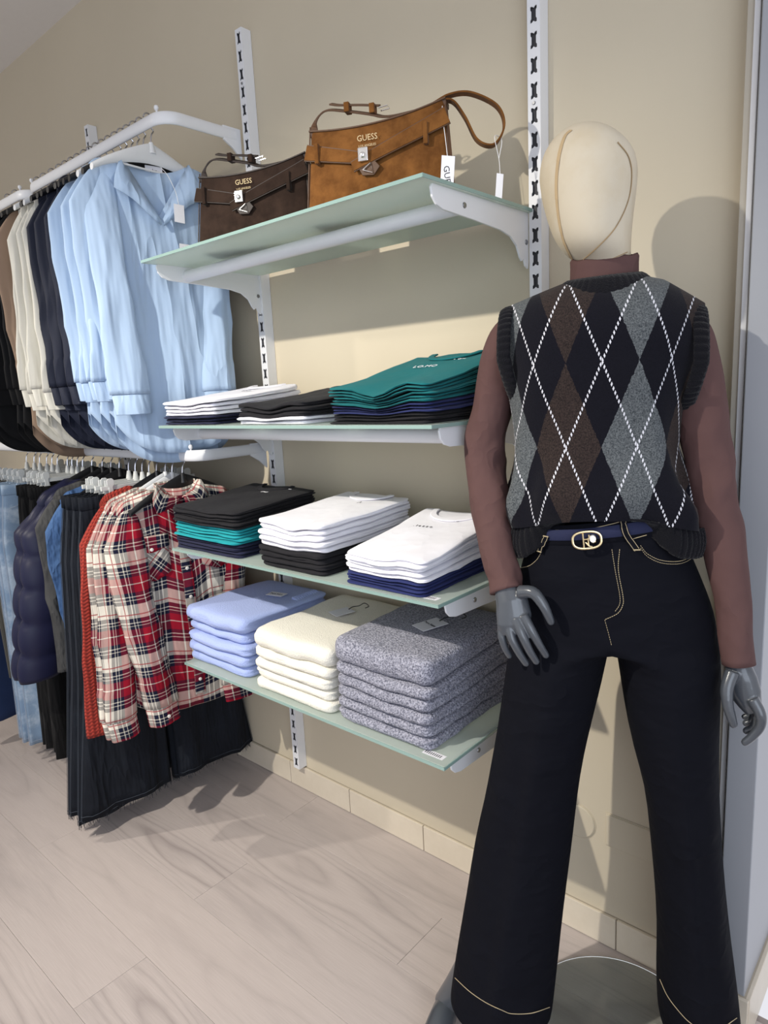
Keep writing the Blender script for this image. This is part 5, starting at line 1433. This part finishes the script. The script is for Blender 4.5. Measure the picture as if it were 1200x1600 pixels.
def plaid_front(e, p, mats, z0, tr):
    T_ = mats['body']; bvh = None
    body = [o for o in e.children if o.name.startswith('body')][0]; bv = bvh_of(body)
    def surf(y, z, lift):
        h = bv.ray_cast(Vector((0.4, y, z)), Vector((-1, 0, 0)))
        return (h[0].x if h[0] is not None else 0.03)+lift
    # collar: two folded leaves
    for s in (-1, 1):
        inner = [(0.022-0.02*t*0, s*(0.064-0.058*t), z0+0.016-0.050*t) for t in np.linspace(0, 1, 7)]
        outer = [(0.036+0.012*t, s*q, z0-zq) for t, q, zq in ((0, 0.080, 0.002), (0.2, 0.088, 0.022), (0.4, 0.090, 0.046), (0.6, 0.082, 0.072), (0.75, 0.058, 0.066), (0.9, 0.030, 0.056), (1, 0.008, 0.046))]
        mid = [((a[0]+b[0])/2+0.006, (a[1]+b[1])/2, (a[2]+b[2])/2+0.008) for a, b in zip(inner, outer)]
        mb = MB(); mb.loft([inner, mid, outer], closed=False, uscale=0.12); mb.build('collar', T_, e, solid=0.002, angle=0)
    mb = MB(); mb.loft([[(0.030*math.sin(a), 0.066*math.cos(a), z0+0.016-0.02*max(0, math.sin(a))) for a in np.linspace(0, 2*math.pi, 40, endpoint=False)], [(0.026*math.sin(a), 0.062*math.cos(a), z0-0.022-0.03*max(0, math.sin(a))) for a in np.linspace(0, 2*math.pi, 40, endpoint=False)]], False, False, uscale=0.3)
    mb.build('collar_stand', T_, e, solid=0.002, angle=0)
    MB().box(-0.006, -0.004, -0.040, 0.040, z0-0.040, z0-0.006).build('neck_label', M['hanger_black'], e, smooth=False)
    # placket with buttons
    L = p['L']; pr = []
    for t in np.linspace(0, 1, 20):
        z = z0-0.062-(L-0.075)*t; x = max(surf(-0.017, z, 0), surf(0.017, z, 0), surf(0, z, 0))
        pr.append([(x+0.001, -0.018, z), (x+0.003, -0.016, z), (x+0.003, 0.016, z), (x+0.001, 0.018, z)])
    mb = MB(); mb.loft(pr, closed=False, uscale=0.04, u0=0.05); pk = mb.build('placket', T_, e, angle=0)
    for k in range(7):
        z = z0-0.075-k*0.092
        if z < z0-L+0.02: break
        x = max(surf(-0.017, z, 0), surf(0.017, z, 0), surf(0, z, 0))+0.003
        mb = MB(); disc(mb, (x, 0, z), 0.0055, 0.0028); mb.build('button', M['button'], pk)
    # chest pockets cut on the bias
    for s in (-1, 1):
        yc = s*0.105; zc = z0-0.215; mb = MB()
        shape = [(-0.055, 0.062), (0.055, 0.062), (0.055, -0.040), (0, -0.066), (-0.055, -0.040)]
        g = []; uv = []
        rows = np.linspace(0.062, -0.066, 8); cols = np.linspace(-0.055, 0.055, 8); V_ = []; F_ = []; U_ = []
        for r_ in rows:
            for c_ in cols:
                z = max(r_, -0.066+abs(c_)*0.47); V_.append((surf(yc+c_, zc+z, 0.0035), yc+c_, zc+z)); U_.append((c_+0.098, z+0.062))
        for i in range(7):
            for j in range(7):
                F_.append((i*8+j, i*8+j+1, (i+1)*8+j+1, (i+1)*8+j))
        mb.add(V_, F_, [[U_[q] for q in f] for f in F_]); po = mb.build('pocket', TARTB, e, solid=0.0025, angle=0)
        mb = MB(); V_ = []; F_ = []; U_ = []
        for r_ in np.linspace(0.078, 0.024, 5):
            for c_ in cols:
                z = max(r_, 0.024+abs(c_)*0.30); V_.append((surf(yc+c_, zc+z, 0.0075), yc+c_*1.05, zc+z)); U_.append((c_+0.098, z+0.062))
        for i in range(4):
            for j in range(7): F_.append((i*8+j, i*8+j+1, (i+1)*8+j+1, (i+1)*8+j))
        mb.add(V_, F_, [[U_[q] for q in f] for f in F_]); fl_ = mb.build('pocket_flap', TART, po, solid=0.0025, angle=0)
        mb = MB(); disc(mb, (surf(yc, zc+0.036, 0.0095), yc, zc+0.036), 0.0055, 0.0028); mb.build('button', M['button'], po)
pl1 = garment('plaid', 'plaid_shirt', dict(PP, swing=-0.055, fwd=0.055, SL=0.70), dict(body=TART), sd=0.9, build=plaid_front)
for o in list(pl1.children):
    if o.name.startswith('sleeve'):
        for c in o.children:
            if c.name.startswith('cuff'):
                cen = np.mean(np.array([v.co for v in c.data.vertices]), axis=0)
                if cen[1] < 0:
                    mx = max(v.co.x for v in c.data.vertices)
                    mb = MB(); disc(mb, (mx-0.001, cen[1]+0.008, cen[2]), 0.0055, 0.0028); mb.build('button', M['button'], c)
GP = 'red plaid shirts on the lower rail'
place(pl1, -1.866, ZL, 'red, navy and cream plaid shirt facing out at the front of the lower rail', 'shirt', GP, rz=math.radians(-9), dy=-0.03)
pl2 = garment('plaid2', 'plaid_shirt', dict(PP, SL=0.71, swing=0.075, vd=0.03), dict(body=TART), sd=3.9)
place(pl2, -1.925, ZL, 'red plaid shirt hanging directly behind the front plaid shirt', 'shirt', GP, rz=math.radians(2), dy=-0.04)
pl3 = copy_tree(pl2); place(pl3, -1.965, ZL, 'red plaid shirt hanging just in front of the red cable-knit sweater', 'shirt', GP, rz=math.radians(4), dy=-0.045)
def cable_mat():
    t = NT('rust_red_cable_knit'); v = t.coord('UV'); sp = t.n('ShaderNodeSeparateXYZ'); t.l(v, sp.inputs[0])
    w1 = t.math('SINE', t.math('MULTIPLY', sp.outputs[0], 420.0)); w2 = t.math('SINE', t.math('ADD', t.math('MULTIPLY', sp.outputs[1], 560.0), t.math('MULTIPLY', w1, 1.1)))
    h = t.math('ADD', t.math('MULTIPLY', w1, 0.5), t.math('MULTIPLY', w2, 0.5)); f = t.math('MULTIPLY_ADD', h, 0.5, 0.5)
    t.l(t.mix(f, srgb(112, 30, 24), srgb(172, 58, 44)), t.p.inputs['Base Color']); t.rough(0.95); t.bump(f, 1.0, 0.004); return t.m
CABLE = cable_mat()
SW = dict(W=0.182, L=0.700, D=0.030, nw=0.085, vd=0.03, bd=0.01, hemw=0.200, SL=0.720, r0=0.056, r1=0.050, out=0.012, swing=0.075, slope=0.22, sflat=0.5, z0=-0.088, drape=0.6)
rk = garment('red', 'cable_knit_sweater', SW, dict(body=CABLE), sd=1.9)
place(rk, -2.018, ZL, 'rust red cable-knit sweater between the plaid shirts and the dark jeans', 'sweater', None, rz=math.radians(3), dy=-0.02)
DEN = denim_mat('mid_blue_denim', srgb(60, 88, 130), fade=0.35, fcol=srgb(98, 128, 166), wr=((16, 16, 7), 0.012))
ds = garment('denim', 'denim_shirt', dict(PP, SL=0.60, r0=0.052, r1=0.048, sflat=0.4, vd=0.02, swing=0.01, L=0.64), dict(body=DEN), sd=2.4)
place(ds, -2.265, ZL, 'mid blue denim shirt between the dark jeans and the grey sweatshirt', 'shirt', None, rz=math.radians(-2), dy=-0.03)
GRY = cloth('charcoal_sweat_jersey', srgb(66, 66, 66), var=0.08, wr=((14, 14, 5), 0.012))
gs = garment('grey', 'charcoal_sweatshirt', dict(SW, SL=0.60, L=0.62, swing=0.02), dict(body=GRY), sd=3.0)
place(gs, -2.325, ZL, 'charcoal grey sweatshirt between the denim shirt and the padded jackets', 'sweatshirt', None, dy=-0.03)
PUF = cloth('navy_padded_nylon', srgb(26, 28, 54), rough=0.45, var=0.06, bump=0.05)
PF = dict(W=0.175, L=0.66, D=0.036, nw=0.075, vd=0.02, bd=0.0, hemw=0.19, SL=0.60, r0=0.070, r1=0.068, out=0.012, swing=0.095, slope=0.45, sflat=0.55, z0=-0.090, quilt=0.112)
pf = garment('puffer', 'padded_jacket', PF, dict(body=PUF), sd=0.4)
place(pf, -2.390, ZL, 'navy quilted padded jacket next to the charcoal sweatshirt', 'jacket', 'navy padded jackets', dy=-0.03)
e = copy_tree(pf); place(e, -2.470, ZL, 'navy quilted padded jacket next to the black trousers', 'jacket', 'navy padded jackets', rz=math.radians(4), dy=-0.03)

# trousers hung by the waist
def trousers(name, p, mat, sd=0.0, stitch=None, fray=None):
    e = empty(name); wa, hip, he, L, D = p['waist'], p['hip'], p['hem'], p['L'], p['D']; z0 = p.get('z0', -0.118)
    cr = p.get('crotch', 0.27); gap = p.get('gap', 0.012)
    for side in (-1, 1):
        rings = []; K = 26; N = 28
        for i in range(K+1):
            t = i/K; z = z0 - L*t; d = L*t
            ow = float(np.interp(d, [0, 0.06, cr*0.75, L*0.55, L], [wa, wa+0.01, hip, p.get('knee', (hip+he)/2), he]))
            iw = float(np.interp(d, [0, cr, cr+0.05, L*0.6, L], [-0.01, -0.006, 0.0, gap, gap+p.get('split', 0.0)]))
            c, h = (ow+iw)/2, (ow-iw)/2
            rg = []
            for k in range(N):
                a = 2*math.pi*k/N
                fo = 0.012*math.sin(3*math.cos(a)*2+sd+side+4*t)*t + 0.012*noise.noise(Vector((math.cos(a)*1.6+sd*3, side*4.0, t*3)))*t
                y = c + h*math.copysign(abs(math.cos(a))**0.8, math.cos(a))
                x = (D*(0.7+0.5*min(1, t*2)) + fo)*math.copysign(abs(math.sin(a))**0.75, math.sin(a)) + 0.008*math.sin(5*t+sd)*t
                zz_ = z + (0.006*noise.noise(Vector((y*40, x*40, sd))) if i == K and fray else 0)
                rg.append((x, side*y, zz_))
            rings.append(rg)
        lg = add_uv_loft(rings, 'leg', mat, e, 2*he, solid=0.002)
        if stitch:
            for fr_, xx in ((0, 0.004), (0, -0.004)):
                path = [np.array(r[0]) + np.array([xx, side*0.0015, 0]) for r in rings]
                MB().tube(path, 0.0009, 5).build('side_stitch', stitch, lg)
            hemr = [tuple(np.array(p_)*np.array([1.06, 1.0, 1]) + np.array([0, 0, 0.014])) for p_ in rings[-1]]
            MB().tube(hemr+[hemr[0]], 0.0010, 5).build('hem_stitch', stitch, lg)
        if fray:
            mb = MB(); rs = random.Random(int(sd*10)+side)
            for k in range(90):
                a = rs.random()*N; q = int(a); f = a-q
                p_ = np.array(rings[-1][q])*(1-f)+np.array(rings[-1][(q+1) % N])*f
                mb.tube([p_+np.array([0, 0, 0.004]), p_+np.array([rs.uniform(-.004, .004), rs.uniform(-.004, .004), -rs.uniform(0.006, 0.020)])], 0.0006, 4)
            mb.build('frayed_hem', fray, lg, smooth=False)['kind'] = 'stuff'
    wb_ = []
    for z, g in ((z0+0.004, 0.98), (z0+0.004, 1.03), (z0-0.034, 1.04), (z0-0.036, 1.0)):
        wb_.append([(D*0.75*g*math.copysign(abs(math.sin(a))**0.7, math.sin(a)) + 0.002*g, (wa+0.004)*g*math.copysign(abs(math.cos(a))**0.8, math.cos(a)), z) for a in np.linspace(0, 2*math.pi, 40, endpoint=False)])
    w = add_uv_loft(wb_, 'waistband', mat, e, 1.0)
    if stitch:
        for y in (-wa*0.75, -wa*0.3, wa*0.3, wa*0.75):
            MB().box(D*0.75, D*0.75+0.006, y-0.006, y+0.006, z0-0.042, z0+0.006).build('belt_loop', mat, w, smooth=False, bevel=0.001)
        for s in (-1, 1):
            pth = smooth_path([(D*0.98, s*wa*0.98, z0-0.085), (D*1.02, s*wa*0.8, z0-0.075), (D*1.0, s*wa*0.55, z0-0.040)], 6)
            MB().tube(pth, 0.0012, 5).build('pocket_stitch', stitch, e)
    return e
DKJ = denim_mat('washed_black_denim', srgb(20, 23, 30), fade=0.25, fcol=srgb(42, 49, 60), wr=((14, 14, 3), 0.010))
FRAY = plain('frayed_dark_yarn', srgb(40, 44, 52), 0.9)
DKS = plain('dark_grey_stitching', srgb(54, 60, 70), 0.8)
J1 = dict(waist=0.200, hip=0.235, knee=0.262, hem=0.330, L=1.045, D=0.017, gap=0.015)
GJ = 'dark wide-leg jeans on clip hangers'
j1 = trousers('dark_wide_jeans', J1, DKJ, sd=0.5, stitch=DKS, fray=FRAY)
place(j1, -2.066, ZL, 'washed black wide-leg jeans with frayed hem, nearest behind the red sweater', 'jeans', GJ, rz=math.radians(-4), dy=-0.03)
j2 = trousers('dark_wide_jeans', dict(J1, L=1.06), DKJ, sd=2.5, stitch=DKS, fray=FRAY)
place(j2, -2.110, ZL, 'washed black wide-leg jeans, second behind the red sweater', 'jeans', GJ, rz=math.radians(-1), dy=-0.035)
for i, x in enumerate((-2.155, -2.200)):
    e = copy_tree(j1 if i == 0 else j2)
    place(e, x, ZL, 'washed black wide-leg jeans, %s behind the red sweater' % NTH[3+i], 'jeans', GJ, rz=math.radians(random.uniform(-2, 3)), dy=-0.04+0.01*i)
BLKT = cloth('black_crepe', srgb(8, 8, 10), rough=0.9, wr=((16, 16, 2.5), 0.010))
bt = trousers('black_trousers', dict(waist=0.185, hip=0.205, knee=0.215, hem=0.235, L=1.03, D=0.016, gap=0.01), BLKT, sd=1.2)
for i, x in enumerate((-2.545, -2.590, -2.635, -2.675)):
    e = bt if i == 0 else copy_tree(bt)
    place(e, x, ZL, 'plain black trousers, %s behind the padded jackets' % NTH[i+1], 'trousers', 'black trousers on the lower rail', rz=math.radians(random.uniform(-4, 4)), dy=random.uniform(-0.02, 0.01))
LTJ = denim_mat('bleached_denim', srgb(128, 150, 174), fade=0.8, fcol=srgb(186, 198, 210), fsc=16)
LTS = plain('pale_stitching', srgb(160, 172, 188), 0.8)
lj = trousers('pale_jeans', dict(waist=0.190, hip=0.22, knee=0.225, hem=0.240, L=1.04, D=0.018, gap=0.012), LTJ, sd=3.2, stitch=LTS)
for i, x in enumerate((-2.765, -2.815, -2.865)):
    e = lj if i == 0 else copy_tree(lj)
    place(e, x, ZL, 'pale bleached blue jeans, %s behind the black trousers' % NTH[i+1], 'jeans', 'pale jeans on the lower rail', rz=math.radians(random.uniform(-4, 4)), dy=random.uniform(-0.02, 0.01)-0.02)
OLV = denim_mat('faded_olive_denim', srgb(82, 80, 74))
ol = trousers('olive_trousers', dict(waist=0.190, hip=0.22, knee=0.21, hem=0.20, L=0.83, D=0.02, gap=0.012), OLV, sd=4.2, stitch=plain('olive_stitching', srgb(120, 116, 104), 0.8))
for i, x in enumerate((-2.935, -2.99)):
    e = ol if i == 0 else copy_tree(ol)
    place(e, x, ZL, 'faded olive grey cropped trousers, %s behind the pale jeans' % NTH[i+1], 'trousers', 'olive trousers on the lower rail', dy=-0.02)
DSK = denim_mat('deep_blue_denim', srgb(38, 52, 84))
sk = trousers('blue_denim_trousers', dict(waist=0.200, hip=0.235, knee=0.28, hem=0.32, L=1.02, D=0.022, gap=0.0), DSK, sd=2.0)
place(sk, -3.07, ZL, 'deep blue denim trousers behind the olive ones at the left edge', 'trousers', None, dy=-0.02)
lowx = [(-1.866, 'black', 'the front plaid shirt'), (-1.925, 'white', 'the second plaid shirt'), (-1.965, 'white', 'the third plaid shirt'), (-2.018, 'black', 'the rust red sweater'),
        (-2.066, 'clip', 'the first dark jeans'), (-2.110, 'clip', 'the second dark jeans'), (-2.155, 'clip', 'the third dark jeans'), (-2.200, 'clip', 'the fourth dark jeans'),
        (-2.265, 'black', 'the denim shirt'), (-2.325, 'black', 'the charcoal sweatshirt'), (-2.390, 'black', 'the nearer padded jacket'), (-2.470, 'black', 'the farther padded jacket')] \
     + [(x, 'clip', 'the %s black trousers' % NTH[i+1]) for i, x in enumerate((-2.545, -2.590, -2.635, -2.675))] + [(x, 'clip', 'the %s pale jeans' % NTH[i+1]) for i, x in enumerate((-2.765, -2.815, -2.865))] \
     + [(x, 'clip', 'the %s olive trousers' % NTH[i+1]) for i, x in enumerate((-2.935, -2.99))] + [(-3.07, 'clip', 'the deep blue denim trousers')]
for x, k, w in lowx:
    hang(k, x, ZL, ('clear plastic clip hanger with a wire hook, holding ' if k == 'clip' else k + ' plastic hanger with wire hook, carrying ') + w, 'hangers on the lower rail', rz=math.radians(random.uniform(-4, 4)))
